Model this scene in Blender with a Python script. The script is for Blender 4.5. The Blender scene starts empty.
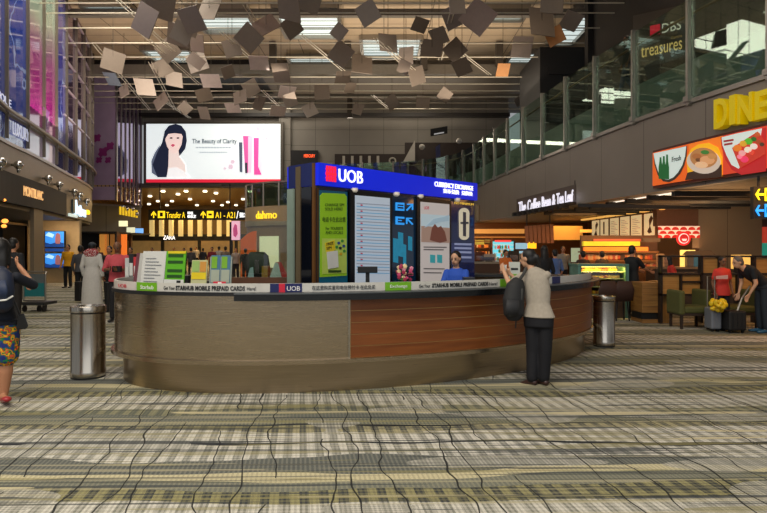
import bpy, math, random
from mathutils import Vector, Matrix, Euler
random.seed(7)
sc = bpy.context.scene
COL = sc.collection
F = 597.0; CX = 383.5; HY = 248.0; CH = 1.6
def W(px, py, d): return Vector(((px-CX)/F*d, d, CH-(py-HY)/F*d))
def XD(px, d): return (px-CX)/F*d
def ZD(py, d): return CH-(py-HY)/F*d
def GD(py): return F*CH/(py-HY)          # distance of a floor point
# ---------------------------------------------------------------- materials
def lin(c):
    if isinstance(c, str):
        c = [int(c[i:i+2],16)/255 for i in (0,2,4)]
    return tuple((x/12.92 if x <= .04045 else ((x+.055)/1.055)**2.4) for x in c[:3])+(1,)
_M = {}
def mat(name, c, r=.5, m=0., e=0., ec=None, var=.12, sc_=8., coat=0., aniso=0.):
    if name in _M: return _M[name]
    M = bpy.data.materials.new(name); M.use_nodes = True
    nt = M.node_tree; b = nt.nodes['Principled BSDF']
    col = lin(c)
    b.inputs['Roughness'].default_value = r; b.inputs['Metallic'].default_value = m
    b.inputs['Base Color'].default_value = col
    if coat: b.inputs['Coat Weight'].default_value = coat
    if aniso: b.inputs['Anisotropic'].default_value = aniso
    if var > 0:
        tc = nt.nodes.new('ShaderNodeTexCoord'); n = nt.nodes.new('ShaderNodeTexNoise')
        n.inputs['Scale'].default_value = sc_; n.inputs['Detail'].default_value = 4
        mr = nt.nodes.new('ShaderNodeMapRange')
        mr.inputs['To Min'].default_value = 1-var; mr.inputs['To Max'].default_value = 1+var
        mx = nt.nodes.new('ShaderNodeMix'); mx.data_type = 'RGBA'; mx.blend_type = 'MULTIPLY'; mx.inputs[0].default_value = 1
        mx.inputs[6].default_value = col
        nt.links.new(tc.outputs['Object'], n.inputs['Vector']); nt.links.new(n.outputs['Fac'], mr.inputs['Value'])
        nt.links.new(mr.outputs['Result'], mx.inputs[7]); nt.links.new(mx.outputs[2], b.inputs['Base Color'])
    if e:
        b.inputs['Emission Color'].default_value = lin(ec or c); b.inputs['Emission Strength'].default_value = e
    _M[name] = M; return M
def glass(name, tint='e8f0ec', fac=.12, rough=.02, gcol='ffffff'):
    if name in _M: return _M[name]
    M = bpy.data.materials.new(name); M.use_nodes = True; nt = M.node_tree
    nt.nodes.remove(nt.nodes['Principled BSDF'])
    t = nt.nodes.new('ShaderNodeBsdfTransparent'); t.inputs[0].default_value = lin(tint)
    g = nt.nodes.new('ShaderNodeBsdfGlossy'); g.inputs['Roughness'].default_value = rough; g.inputs[0].default_value = lin(gcol)
    mx = nt.nodes.new('ShaderNodeMixShader')
    mx.inputs[0].default_value = fac
    nt.links.new(t.outputs[0], mx.inputs[1]); nt.links.new(g.outputs[0], mx.inputs[2])
    nt.links.new(mx.outputs[0], nt.nodes['Material Output'].inputs[0])
    _M[name] = M; return M
class N:
    """tiny expression wrapper round math nodes"""
    def __init__(s, nt, sock): s.nt, s.s = nt, sock
    def op(s, o, *a):
        n = s.nt.nodes.new('ShaderNodeMath'); n.operation = o
        for i, x in enumerate((s,)+a):
            if isinstance(x, N): s.nt.links.new(x.s, n.inputs[i])
            else: n.inputs[i].default_value = x
        return N(s.nt, n.outputs[0])
    def __add__(s, o): return s.op('ADD', o)
    def __sub__(s, o): return s.op('SUBTRACT', o)
    def __mul__(s, o): return s.op('MULTIPLY', o)
    def __lt__(s, o): return s.op('LESS_THAN', o)
    def __gt__(s, o): return s.op('GREATER_THAN', o)
    def fract(s): return s.op('FRACT')
    def abs(s): return s.op('ABSOLUTE')
def newmat(name):
    M = bpy.data.materials.new(name); M.use_nodes = True; nt = M.node_tree
    b = nt.nodes['Principled BSDF']
    tc = nt.nodes.new('ShaderNodeTexCoord'); sp = nt.nodes.new('ShaderNodeSeparateXYZ')
    nt.links.new(tc.outputs['Object'], sp.inputs[0])
    return M, nt, b, N(nt, sp.outputs[0]), N(nt, sp.outputs[1]), N(nt, sp.outputs[2])
def noise(nt, x, y, z=None, scale=1., detail=2.):
    c = nt.nodes.new('ShaderNodeCombineXYZ')
    for i, v in enumerate((x, y, z)):
        if v is not None: nt.links.new(v.s, c.inputs[i])
    n = nt.nodes.new('ShaderNodeTexNoise'); n.inputs['Scale'].default_value = scale; n.inputs['Detail'].default_value = detail
    nt.links.new(c.outputs[0], n.inputs['Vector']); return N(nt, n.outputs['Fac'])
def ramp(nt, fac, stops, interp='CONSTANT'):
    r = nt.nodes.new('ShaderNodeValToRGB'); cr = r.color_ramp; cr.interpolation = interp
    cr.elements[0].position = stops[0][0]; cr.elements[0].color = lin(stops[0][1])
    cr.elements[1].position = stops[1][0]; cr.elements[1].color = lin(stops[1][1])
    for p, c in stops[2:]:
        e = cr.elements.new(p); e.color = lin(c)
    nt.links.new(fac.s, r.inputs[0]); return r.outputs[0]
def mixc(nt, fac, a, b):
    m = nt.nodes.new('ShaderNodeMix'); m.data_type = 'RGBA'
    if isinstance(fac, N): nt.links.new(fac.s, m.inputs[0])
    else: m.inputs[0].default_value = fac
    for i, x in ((6, a), (7, b)):
        if isinstance(x, str): m.inputs[i].default_value = lin(x)
        else: nt.links.new(x, m.inputs[i])
    return m.outputs[2]
def carpet_mat():
    M, nt, b, X, Y, Z = newmat('woven_carpet')
    u = X*.99 + Y*.139
    v0 = Y + X*-.02
    # lens-shaped drift of the bands
    v = v0 + (noise(nt, X*.36, Y*.9, None, 1., 2.)-.5)*.75
    t = ((v-3.38)*(1/2.75)).fract()
    A = ramp(nt, t, [(0,'c6c3b8'),(.135,'8f8a62'),(.215,'6c6e64'),(.285,'bdb593'),(.335,'565a57'),(.425,'cbc8be'),(.535,'26292d'),(.552,'cbc8be'),(.68,'a39c78'),(.735,'1f2224'),(.748,'7f7e68'),(.80,'5f635c'),(.88,'88866a'),(.945,'bfbcae')])
    B = ramp(nt, t, [(0,'77776d'),(.135,'30353a'),(.215,'7e7e6c'),(.285,'a9a285'),(.335,'6f7068'),(.425,'74756d'),(.535,'2c2f33'),(.552,'77776e'),(.68,'3a3f42'),(.735,'24272a'),(.748,'66695f'),(.80,'6f7066'),(.88,'4f544f'),(.945,'6c6b5d')])
    un = u + (noise(nt, X, Y, None, 2.5)-.5)*.035
    dash = (un*(1/.125)).fract() < .5
    fine = (u*(1/.034)).fract() < .45
    fv = (v0*(1/.05)).fract() < .5
    usefine = N(nt, ramp(nt, t, [(0,'808080'),(.135,'000000'),(.215,'ffffff'),(.425,'000000'),(.748,'ffffff'),(.88,'000000')]))
    sA = dash*.55 + fine*.2 + fv*.25
    s = sA*(usefine*-1.+1.) + fine*usefine
    base = mixc(nt, s, A, B)
    # patches of mesh weave that break the bands sideways
    pm = noise(nt, X*.55+13., v0*1.3, None, 1., 1.) > .60
    mesh = ((u*(1/.03)).fract() < .5)*.5 + ((v0*(1/.03)).fract() < .5)*.5
    patch = mixc(nt, mesh*.8, 'bfbcb0', '60625e')
    patch = mixc(nt, dash*.45, patch, '808076')
    base = mixc(nt, pm*.75, base, patch)
    def streak(base, ox, sx, sy, th, amt, col):
        n = noise(nt, X*sx+ox, v0*sy, None, 1., 3.)
        return mixc(nt, (n > th)*amt, base, col)
    base = streak(base, 0., .35, 9., .59, .6, '857f55')
    base = streak(base, 40., .3, 12., .61, .8, '3b4043')
    base = streak(base, 70., .3, 16., .60, .55, 'a8a184')
    base = streak(base, 90., .2, 3.2, .66, .9, 'bdb391')
    base = streak(base, 120., .16, 5., .70, .95, '24292e')
    base = streak(base, 150., .3, 22., .60, .6, '2f3436')
    w1 = u + (noise(nt, u*1.2, v0*1.3, None, 1., 2.)-.5)*.34
    l1 = (((w1*(1/.43)).fract()-.5).abs() < .013)
    w2 = u + (noise(nt, u*1.1+9., v0*.9+5., None, 1., 2.)-.5)*.5
    l2 = (((w2*(1/.83)).fract()-.5).abs() < .007)
    gap = noise(nt, u*1.4, v0*.8, None, 1., 0.) > .38
    base = mixc(nt, (l1*gap).op('MAXIMUM', l2)*.93, base, '15171a')
    fib = noise(nt, X, Y, None, 150., 2.)
    hs = nt.nodes.new('ShaderNodeMix'); hs.data_type='RGBA'; hs.blend_type='MULTIPLY'; hs.inputs[0].default_value=1
    nt.links.new(base, hs.inputs[6]); nt.links.new((fib*1.1+.42).s, hs.inputs[7])
    nt.links.new(hs.outputs[2], b.inputs['Base Color']); b.inputs['Roughness'].default_value = .85
    b.inputs['Specular IOR Level'].default_value = .25
    return M
def seam_mat(name, c, cs, px=2.4, pz=1.2, axis='XZ', r=.5, m=0., w=.012, var=.06):
    M, nt, b, X, Y, Z = newmat(name)
    a = {'X': X, 'Y': Y, 'Z': Z}[axis[0]]; d = {'X': X, 'Y': Y, 'Z': Z}[axis[1]]
    l = ((a*(1/px)).fract() < w/px).op('MAXIMUM', (d*(1/pz)).fract() < w/pz)
    n = noise(nt, X, Y, Z, .8, 3.)
    col = mixc(nt, l, c, cs)
    h = nt.nodes.new('ShaderNodeMix'); h.data_type='RGBA'; h.blend_type='MULTIPLY'; h.inputs[0].default_value=1
    nt.links.new(col, h.inputs[6]); nt.links.new((n*(var*4)+(1-var*2)).s, h.inputs[7])
    nt.links.new(h.outputs[2], b.inputs['Base Color'])
    b.inputs['Roughness'].default_value = r; b.inputs['Metallic'].default_value = m
    _M[name] = M; return M
def brushed(name, c, r=.3, axis='Z', m=1.):
    M, nt, b, X, Y, Z = newmat(name)
    if axis == 'Z': n = noise(nt, X*60., Y*60., Z*1.5, 1., 3.)
    else: n = noise(nt, X*2., Y*2., Z*90., 1., 3.)
    h = nt.nodes.new('ShaderNodeMix'); h.data_type='RGBA'; h.blend_type='MULTIPLY'; h.inputs[0].default_value=1
    h.inputs[6].default_value = lin(c); nt.links.new((n*.3+.85).s, h.inputs[7])
    nt.links.new(h.outputs[2], b.inputs['Base Color']); b.inputs['Metallic'].default_value = m
    nt.links.new((n*.15+(r-.07)).s, b.inputs['Roughness']); _M[name] = M; return M
def wood_mat(name, c1, c2, axis='H', r=.35):
    M, nt, b, X, Y, Z = newmat(name)
    n = noise(nt, X*1.5, Y*1.5, Z*22., 1., 4.) if axis == 'H' else noise(nt, X*22., Y*22., Z*1.5, 1., 4.)
    col = ramp(nt, n, [(.3, c1), (.7, c2)], 'LINEAR')
    nt.links.new(col, b.inputs['Base Color']); b.inputs['Roughness'].default_value = r; _M[name] = M; return M
# ---------------------------------------------------------------- mesh building
class MB:
    def __init__(s): s.v = []; s.f = []; s.mi = []
    def add(s, vs, fs, mi=0):
        b = len(s.v); s.v += [Vector(v) for v in vs]; s.f += [[b+i for i in f] for f in fs]; s.mi += [mi]*len(fs); return s
    def box(s, c, size, M=None, mi=0, rz=0):
        hx, hy, hz = size[0]/2, size[1]/2, size[2]/2
        R = Matrix.Rotation(rz, 4, 'Z') if rz else Matrix()
        if M is not None: R = M
        vs = [Vector(c)+(R @ Vector((x*hx, y*hy, z*hz))) for x in (-1,1) for y in (-1,1) for z in (-1,1)]
        return s.add(vs, [(0,1,3,2),(4,6,7,5),(0,4,5,1),(2,3,7,6),(0,2,6,4),(1,5,7,3)], mi)
    def b2(s, x0, x1, y0, y1, z0, z1, mi=0):
        return s.box(((x0+x1)/2,(y0+y1)/2,(z0+z1)/2), (abs(x1-x0),abs(y1-y0),abs(z1-z0)), mi=mi)
    def tube(s, pts, rad, n=10, mi=0, cap=True):
        pts = [Vector(p) for p in pts]
        if not isinstance(rad, (list, tuple)): rad = [rad]*len(pts)
        vs = []; fs = []
        for i, p in enumerate(pts):
            t = (pts[min(i+1,len(pts)-1)]-pts[max(i-1,0)]).normalized()
            a = t.orthogonal().normalized() if i == 0 else (a - t*a.dot(t)).normalized()
            c = t.cross(a)
            for k in range(n):
                g = 2*math.pi*k/n; vs.append(p+(a*math.cos(g)+c*math.sin(g))*rad[i])
        for i in range(len(pts)-1):
            for k in range(n): fs.append((i*n+k, i*n+(k+1)%n, (i+1)*n+(k+1)%n, (i+1)*n+k))
        if cap: fs += [tuple(range(n-1,-1,-1)), tuple((len(pts)-1)*n+k for k in range(n))]
        return s.add(vs, fs, mi)
    def lathe(s, c, prof, n=32, mi=0):
        vs = []; fs = []
        for r, z in prof:
            for k in range(n):
                g = 2*math.pi*k/n; vs.append((c[0]+r*math.cos(g), c[1]+r*math.sin(g), c[2]+z))
        for i in range(len(prof)-1):
            for k in range(n): fs.append((i*n+k, i*n+(k+1)%n, (i+1)*n+(k+1)%n, (i+1)*n+k))
        fs += [tuple(range(n-1,-1,-1)), tuple((len(prof)-1)*n+k for k in range(n))]
        return s.add(vs, fs, mi)
    def ell(s, c, r, R=None, n=14, m=9, mi=0):
        vs = []; fs = []; R = R or Matrix.Identity(3)
        for j in range(1, m):
            a = math.pi*j/m
            for k in range(n):
                g = 2*math.pi*k/n
                vs.append(Vector(c)+R @ Vector((r[0]*math.sin(a)*math.cos(g), r[1]*math.sin(a)*math.sin(g), r[2]*math.cos(a))))
        for j in range(m-2):
            for k in range(n): fs.append((j*n+k, (j+1)*n+k, (j+1)*n+(k+1)%n, j*n+(k+1)%n))
        t = len(vs); vs += [Vector(c)+R @ Vector((0,0,r[2])), Vector(c)+R @ Vector((0,0,-r[2]))]
        for k in range(n):
            fs.append((t, k, (k+1)%n)); fs.append((t+1, (m-2)*n+(k+1)%n, (m-2)*n+k))
        return s.add(vs, fs, mi)
    def cap(s, p0, p1, r0, r1=None, n=12):
        r1 = r0 if r1 is None else r1; p0, p1 = Vector(p0), Vector(p1)
        t = (p1-p0).normalized(); pts = []; rs = []
        for q in (0.05,.35,.7,1): pts.append(p0 - t*r0*math.cos(q*math.pi/2)); rs.append(max(r0*math.sin(q*math.pi/2), .0005))
        for q in (1,.7,.35,.05): pts.append(p1 + t*r1*math.cos(q*math.pi/2)); rs.append(max(r1*math.sin(q*math.pi/2), .0005))
        return s.tube(pts, rs, n)
    def loft(s, secs, xdir=Vector((1,0,0)), n=20):
        """secs: (center, rx, ry) cross-sections perpendicular to the path"""
        vs = []; fs = []; cs = [Vector(q[0]) for q in secs]
        for i, (c, rx, ry) in enumerate(secs):
            t = (cs[min(i+1,len(cs)-1)]-cs[max(i-1,0)]).normalized()
            a = (xdir - t*xdir.dot(t)).normalized(); b = t.cross(a)
            for k in range(n):
                g = 2*math.pi*k/n; vs.append(Vector(c)+a*rx*math.cos(g)+b*ry*math.sin(g))
        for i in range(len(secs)-1):
            for k in range(n): fs.append((i*n+k, i*n+(k+1)%n, (i+1)*n+(k+1)%n, (i+1)*n+k))
        fs += [tuple(range(n-1,-1,-1)), tuple((len(secs)-1)*n+k for k in range(n))]
        return s.add(vs, fs)
    def prism(s, poly, mp, w0, w1, mi=0):
        """2D polygon extruded; mp(u,v,w)->3D"""
        n = len(poly); vs = [mp(u,v,w0) for u,v in poly]+[mp(u,v,w1) for u,v in poly]
        return s.add(vs, [tuple(range(n-1,-1,-1)), tuple(range(n,2*n))]+[(i,(i+1)%n,n+(i+1)%n,n+i) for i in range(n)], mi)
    def rect(s, mp, u0, u1, v0, v1, w0, w1, mi=0): return s.prism([(u0,v0),(u1,v0),(u1,v1),(u0,v1)], mp, w0, w1, mi)
    def ribbon(s, cv, s0, s1, z0, z1, o0=0., o1=-.1, step=.5, mi=0):
        n = max(1, int(math.ceil(abs(s1-s0)/step))); vs = []; fs = []
        for i in range(n+1):
            q = s0+(s1-s0)*i/n
            a = cv.at(q, o0); b = cv.at(q, o1)
            vs += [(a[0],a[1],z0),(a[0],a[1],z1),(b[0],b[1],z1),(b[0],b[1],z0)]
        for i in range(n):
            for k in range(4): fs.append((i*4+k, i*4+(k+1)%4, (i+1)*4+(k+1)%4, (i+1)*4+k))
        fs += [(3,2,1,0), (n*4,n*4+1,n*4+2,n*4+3)]
        return s.add(vs, fs, mi)
    def build(s, name, m, parent=None, world=True, smooth=False, bevel=0.):
        me = bpy.data.meshes.new(name)
        off = Vector((0,0,0))
        if parent is not None and world:
            inv = wmat(parent).inverted(); vs = [inv @ v for v in s.v]
        elif parent is None and world and s.v:
            # origin at the base centre
            mn = Vector([min(v[i] for v in s.v) for i in range(3)]); mxx = Vector([max(v[i] for v in s.v) for i in range(3)])
            off = Vector(((mn.x+mxx.x)/2,(mn.y+mxx.y)/2,mn.z)) if s.__dict__.get('rebase', True) else off
            vs = [v-off for v in s.v]
        else: vs = s.v
        me.from_pydata([tuple(v) for v in vs], [], s.f)
        for q in (m if isinstance(m, (list,tuple)) else [m]): me.materials.append(q)
        me.polygons.foreach_set('material_index', s.mi)
        import bmesh
        bm = bmesh.new(); bm.from_mesh(me); bmesh.ops.recalc_face_normals(bm, faces=bm.faces)
        bm.to_mesh(me); bm.free()
        if smooth:
            me.polygons.foreach_set('use_smooth', [True]*len(me.polygons))
        me.update()
        o = bpy.data.objects.new(name, me); COL.objects.link(o); o.location = off
        if parent is not None: o.parent = parent
        if smooth and smooth != 'all':
            e = o.modifiers.new('edges', 'EDGE_SPLIT'); e.split_angle = math.radians(35)
        if bevel:
            bv = o.modifiers.new('bevel', 'BEVEL'); bv.width = bevel; bv.segments = 2; bv.limit_method = 'ANGLE'
        return o
def wmat(o):
    M = Matrix.LocRotScale(o.location, o.rotation_euler, o.scale)
    return wmat(o.parent) @ M if o.parent else M
def tag(o, label=None, cat=None, group=None, kind=None):
    if label: o['label'] = label
    if cat: o['category'] = cat
    if group: o['group'] = group
    if kind: o['kind'] = kind
    return o
def thing(name, label, cat, loc=(0,0,0), rz=0., group=None):
    o = bpy.data.objects.new(name, None); COL.objects.link(o); o.empty_display_size = .1
    o.location = loc; o.rotation_euler = (0,0,rz); return tag(o, label, cat, group)
def struct(mb, name, m, label=None, parent=None, **k):
    if parent is None: mb.rebase = False
    o = mb.build(name, m, parent, **k)
    if parent is None: o['kind'] = 'structure'; o['category'] = name.split('_')[0]; o['label'] = label or name.replace('_',' ')
    return o
def copy_tree(o, parent=None):
    c = o.copy(); COL.objects.link(c); c.parent = parent
    for ch in [q for q in bpy.data.objects if q.parent == o]: copy_tree(ch, c)
    return c
# ---------------------------------------------------------------- curves in plan, frames and lettering
class Curve:
    def __init__(s, pts, side=1):
        s.p = [Vector(p) for p in pts]; s.side = side; s.l = [0.]
        for a, b in zip(s.p, s.p[1:]): s.l.append(s.l[-1]+(b-a).length)
        s.L = s.l[-1]
    def offset(s, off):
        n = int(s.L/.4)+2; c = Curve([s.at(s.L*i/n, off) for i in range(n+1)], s.side); return c
    def at(s, q, off=0.):
        i = 0
        while i < len(s.p)-2 and s.l[i+1] < q: i += 1
        def nrm(i):
            i = max(0, min(len(s.p)-2, i)); t = (s.p[i+1]-s.p[i]).normalized(); return Vector((t.y,-t.x))*s.side
        f = (q-s.l[i])/(s.l[i+1]-s.l[i]); p = s.p[i].lerp(s.p[i+1], f)
        n = (nrm(i)+nrm(i+1)).normalized()*f/2+(nrm(i)+nrm(i-1)).normalized()*(1-f)/2
        return p+n.normalized()*off
    def hit(s, px, z=None):
        k = (px-CX)/F; best = None
        for i in range(len(s.p)-1):
            a, b = s.p[i], s.p[i+1]; fa = a.x-k*a.y; fb = b.x-k*b.y
            if fa*fb <= 0 and fa != fb:
                f = fa/(fa-fb); y = a.y+(b.y-a.y)*f
                if y > 0 and (best is None or y < best[1]): best = (s.l[i]+(s.l[i+1]-s.l[i])*f, y)
        if best is None:
            i = min((i for i in range(len(s.p)) if s.p[i].y > 0), key=lambda i: abs(s.p[i].x/s.p[i].y-k)); best = (s.l[i], s.p[i].y)
        return best
    def map(s, s0, s1, z0, z1, off=0.):
        def mp(u, v, w):
            p = s.at(s0+(s1-s0)*u, off+w); return Vector((p.x, p.y, z0+(z1-z0)*v))
        return mp
def smoothpath(pts, n=6):
    out = []
    P = [Vector(p) for p in pts]
    for i in range(len(P)-1):
        p0 = P[max(i-1,0)]; p1 = P[i]; p2 = P[i+1]; p3 = P[min(i+2,len(P)-1)]
        for k in range(n):
            t = k/n
            out.append(.5*((2*p1)+(-p0+p2)*t+(2*p0-5*p1+4*p2-p3)*t*t+(-p0+3*p1-3*p2+p3)*t**3))
    out.append(P[-1]); return out
def plane(o, x, z=(0,0,1)):
    o = Vector(o); x = Vector(x).normalized(); z = Vector(z); n = x.cross(z).normalized()
    def mp(u, v, w): return o+x*u+z*v+n*w
    return mp
def sub(mp, u0, u1, v0, v1): return lambda u, v, w: mp(u0+(u1-u0)*u, v0+(v1-v0)*v, w)
def text_raw(body, bold=0.):
    cu = bpy.data.curves.new('t', 'FONT'); cu.body = body; cu.resolution_u = 3; cu.offset = bold; cu.space_character = 1+bold*2
    o = bpy.data.objects.new('t', cu); COL.objects.link(o)
    dg = bpy.context.evaluated_depsgraph_get(); dg.update()
    me = bpy.data.meshes.new_from_object(o.evaluated_get(dg), depsgraph=dg)
    import bmesh
    bm = bmesh.new(); bm.from_mesh(me); bmesh.ops.triangulate(bm, faces=bm.faces)
    vs = [v.co.copy() for v in bm.verts]; fs = [[q.index for q in f.verts] for f in bm.faces]
    bd = [(e.verts[0].index, e.verts[1].index) for e in bm.edges if len(e.link_faces) == 1]
    bm.free(); bpy.data.objects.remove(o); bpy.data.curves.remove(cu); bpy.data.meshes.remove(me)
    return vs, fs, bd
def text(name, body, mp, m, parent, w0=0., w1=.01, bold=0.):
    vs, fs, bd = text_raw(body, bold)
    if not vs: return None
    x0 = min(v.x for v in vs); x1 = max(v.x for v in vs); y0 = min(v.y for v in vs); y1 = max(v.y for v in vs)
    g = lambda v, w: mp((v.x-x0)/(x1-x0), (v.y-y0)/(y1-y0), w)
    n = len(vs); mb = MB()
    mb.add([g(v,w0) for v in vs]+[g(v,w1) for v in vs], [list(f) for f in fs]+[[n+i for i in f] for f in fs]+[(a,b,n+b,n+a) for a,b in bd])
    return mb.build(name, m, parent)
EXPO = 0.0
# ================================================================ materials
STEEL = brushed('brushed_steel', 'b5a48c', .25, 'H'); STEELV = brushed('brushed_steel_vertical', 'b5ada0', .24, 'Z')
DSTEEL = brushed('dark_bronze_steel', 'a8967c', .30, 'H')
CHROME = mat('polished_chrome', 'cccccc', .12, 1., var=.03)
ALU = mat('satin_aluminium', '9a958c', .35, .8)
CLAD = seam_mat('metal_cladding_right', '8d857a', '5a544c', 2.2, 50., 'YZ', .48, .35, .02)
CLADB = seam_mat('back_wall_panels', '8c877e', '615d56', 2.4, 1.1, 'XZ', .6, .1, .03)
CLADL = mat('warm_grey_metal', '8f8474', .45, .5)
BLACK = mat('black_paint', '0c0c0e', .5); DARK = mat('charcoal_panel', '2b2827', .45); DKBR = mat('dark_brown_panel', '2e2119', .5)
WHITE = mat('white_plastic', 'e6e6e2', .4); CREAM = mat('cream_panel', 'c9b58e', .5)
GREYP = mat('grey_plastic', '77797b', .4)
BALGLASS = glass('balustrade_glass', 'dceae2', .115, .02, 'dcebe4')
CLEARGLASS = glass('clear_screen_glass', 'e6f0ec', .07, .02)
GOLDL = mat('golden_lit_panel', 'd9a441', .5, .2)
TAUPE = seam_mat('taupe_wall', '8d7b66', '5d5042', 1.9, 60., 'XZ', .6, 0, .02)
# ================================================================ floor and ceiling
mb = MB(); mb.b2(-32, 26, -3, 62, -.2, 0)
struct(mb, 'floor', carpet_mat(), 'patterned woven carpet in beige, olive and black across the hall')
tan = seam_mat('tan_ceiling_panels', 'b5a084', '5e5142', 2.2, 1.5, 'XY', .6, .1, .04, .1)
mb = MB(); mb.b2(-32, 26, -3, 34, 12.3, 12.6)
struct(mb, 'ceiling', tan, 'high ceiling of tan metal panels')
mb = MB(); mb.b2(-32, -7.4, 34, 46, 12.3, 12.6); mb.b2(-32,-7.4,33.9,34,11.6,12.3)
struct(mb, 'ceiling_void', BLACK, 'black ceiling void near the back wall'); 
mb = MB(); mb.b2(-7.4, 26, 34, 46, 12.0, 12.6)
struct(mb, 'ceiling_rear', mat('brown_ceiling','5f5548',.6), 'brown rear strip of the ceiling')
k = 0
for (y, z, w, h) in ((31.3, 10.9, .5, .5), (36.5,10.9,.22,.22), (26.2,11.9,.3,.3)):
    k += 1; mb = MB(); mb.b2(-30, 14, y-w/2, y+w/2, z-h/2, z+h/2)
    struct(mb, 'trim_%d' % k, mat('grey_beam','6f695f',.5,.3), 'grey steel beam crossing under the ceiling')
# steel rods crossing the hall (parallel)
rodm = mat('pale_rod', 'c9c1ae', .4, .3)
for i, py in enumerate((3, 13, 28, 43, 57, 77, 84, 91, 97, 103, 109)):
    z = 10.35; d = (z-CH)*F/(HY-py); mb = MB(); mb.tube([(-26, d, z), (14, d, z)], .012+.0006*d, 8)
    o = mb.build('ceiling_rod', rodm)
    tag(o, 'pale horizontal steel rod %s under the ceiling' % ('nearest the camera','second from the camera','third from the camera','fourth from the camera','just before the grey beam','just behind the grey beam','second behind the grey beam','third behind the grey beam','fourth behind the grey beam','second from the back wall','nearest the back wall')[i], 'rod', 'horizontal ceiling rods')
# diagonal twin cables
cab = [((118,0),(185,62)),((140,32),(200,85)),((95,45),(150,110)),((162,100),(190,118)),((221,32),(250,58)),((262,90),(285,112)),
       ((300,34),(345,72)),((375,38),(400,62)),((386,46),(420,75)),((458,50),(490,75)),((455,0),(440,60)),((150,62),(175,110)),((372,95),(388,108)),((245,5),(262,32))]
for (a, b) in cab:
    mb = MB(); p = W(a[0],a[1],(10.0-CH)*F/(HY-a[1])); q = W(b[0],b[1],(10.3-CH)*F/(HY-b[1]))
    for o_ in (-.07,.07): mb.tube([p+Vector((o_,0,0)), q+Vector((o_,0,0))], .018, 6)
    o = mb.build('bracing_cable', rodm)
    tag(o, 'twin diagonal bracing cable running between the ceiling rods', 'cable', 'diagonal ceiling cables')
# dark hangers
for i,(px, y0, y1) in enumerate(((273,35,68),(348,35,68),(350,90,118),(424,38,70),(499,38,66),(167,36,64))):
    d = 30.8 if y0 < 80 else 38; z0 = ZD(y1,d); mb = MB(); x = XD(px,d); mb.b2(x-.17,x+.17,d-.17,d+.17,z0,12.2)
    o = mb.build('beam_hanger', mat('hanger_brown','3d352c',.5)); tag(o, 'dark vertical hanger post holding the grey ceiling beam', 'hanger', 'beam hangers')
# skylights with louvres
def skylight(px0, px1, py0, py1, label, n=7, e=2.2, z=12.24):
    da = (z-CH)*F/(HY-py0); db = (z-CH)*F/(HY-py1)
    x0, x1 = XD(px0, (da+db)/2), XD(px1, (da+db)/2)
    t = thing('skylight', label, 'skylight', ((x0+x1)/2,(da+db)/2,z), 0, 'louvred skylights')
    mb = MB(); mb.b2(x0,x1,da,db,z-.02,z+.02); mb.build('diffuser', mat('skylight_diffuser','c4cdca',.5,e=1.0,ec='ccd8d6',var=.1,sc_=1.), t)
    mb = MB()
    for a in (x0,x1): mb.b2(a-.08,a+.08,da,db,z-.2,z+.04)
    for a in (da,db): mb.b2(x0,x1,a-.08,a+.08,z-.2,z+.04)
    mb.build('frame', ALU, t)
    mb = MB()
    for i in range(1,n):
        y = da+(db-da)*i/n; mb.box(((x0+x1)/2,y,z-.12),(x1-x0-.1,.10,.02),Matrix.Rotation(.6,4,'X'))
    mb.build('louvre', mat('pale_louvre','8f948f',.4,.2), t)
for a in ((197,252,5,30,'large louvred skylight above the middle of the advertising screen'),(280,340,4,35,'large louvred skylight above the bank kiosk'),
          (290,340,55,66,'narrow pale skylight just before the grey beam'),(362,420,36,56,'dim skylight strip right of centre'),(478,525,5,18,'skylight near the dark upper room'),
          (508,556,50,64,'skylight beside the black boxed volume'),(150,196,47,62,'skylight strip left of the beam hanger'),(560,588,6,42,'skylight in the corner beside the black wall'),(85,132,2,10,'skylight above the purple glass facade')):
    skylight(*a)
# ================================================================ back wall
D = 42.
mb = MB(); mb.b2(-7.3, 8.8, D, D+.5, 6.1, 12.3); mb.b2(-17.4,-7.3,D,D+.5,10.35,12.3); mb.b2(-7.3,-6.5,D-.3,D+.5,0,12.3)
struct(mb, 'wall_back', CLADB, 'pale grey panelled wall above the passage')
mb = MB(); mb.b2(8.8, 20, 37.5, 38, 5, 12.3); mb.b2(1.5,8.9,D-.1,D+.02,5.2,9.0,mi=1)
struct(mb, 'wall_back_right', [mat('pale_grey_wall','9a968f',.6), DKBR], 'pale wall stepping forward at the right rear')
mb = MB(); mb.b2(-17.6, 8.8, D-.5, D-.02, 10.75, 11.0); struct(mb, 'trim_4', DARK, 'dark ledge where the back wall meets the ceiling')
mb = MB(); mb.b2(-17.4,-6.6,D-.45,D-.05,5.80,6.1); struct(mb,'trim_5',mat('header_grey','7c766c',.5,.3),'grey header under the advertising screen')
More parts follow.
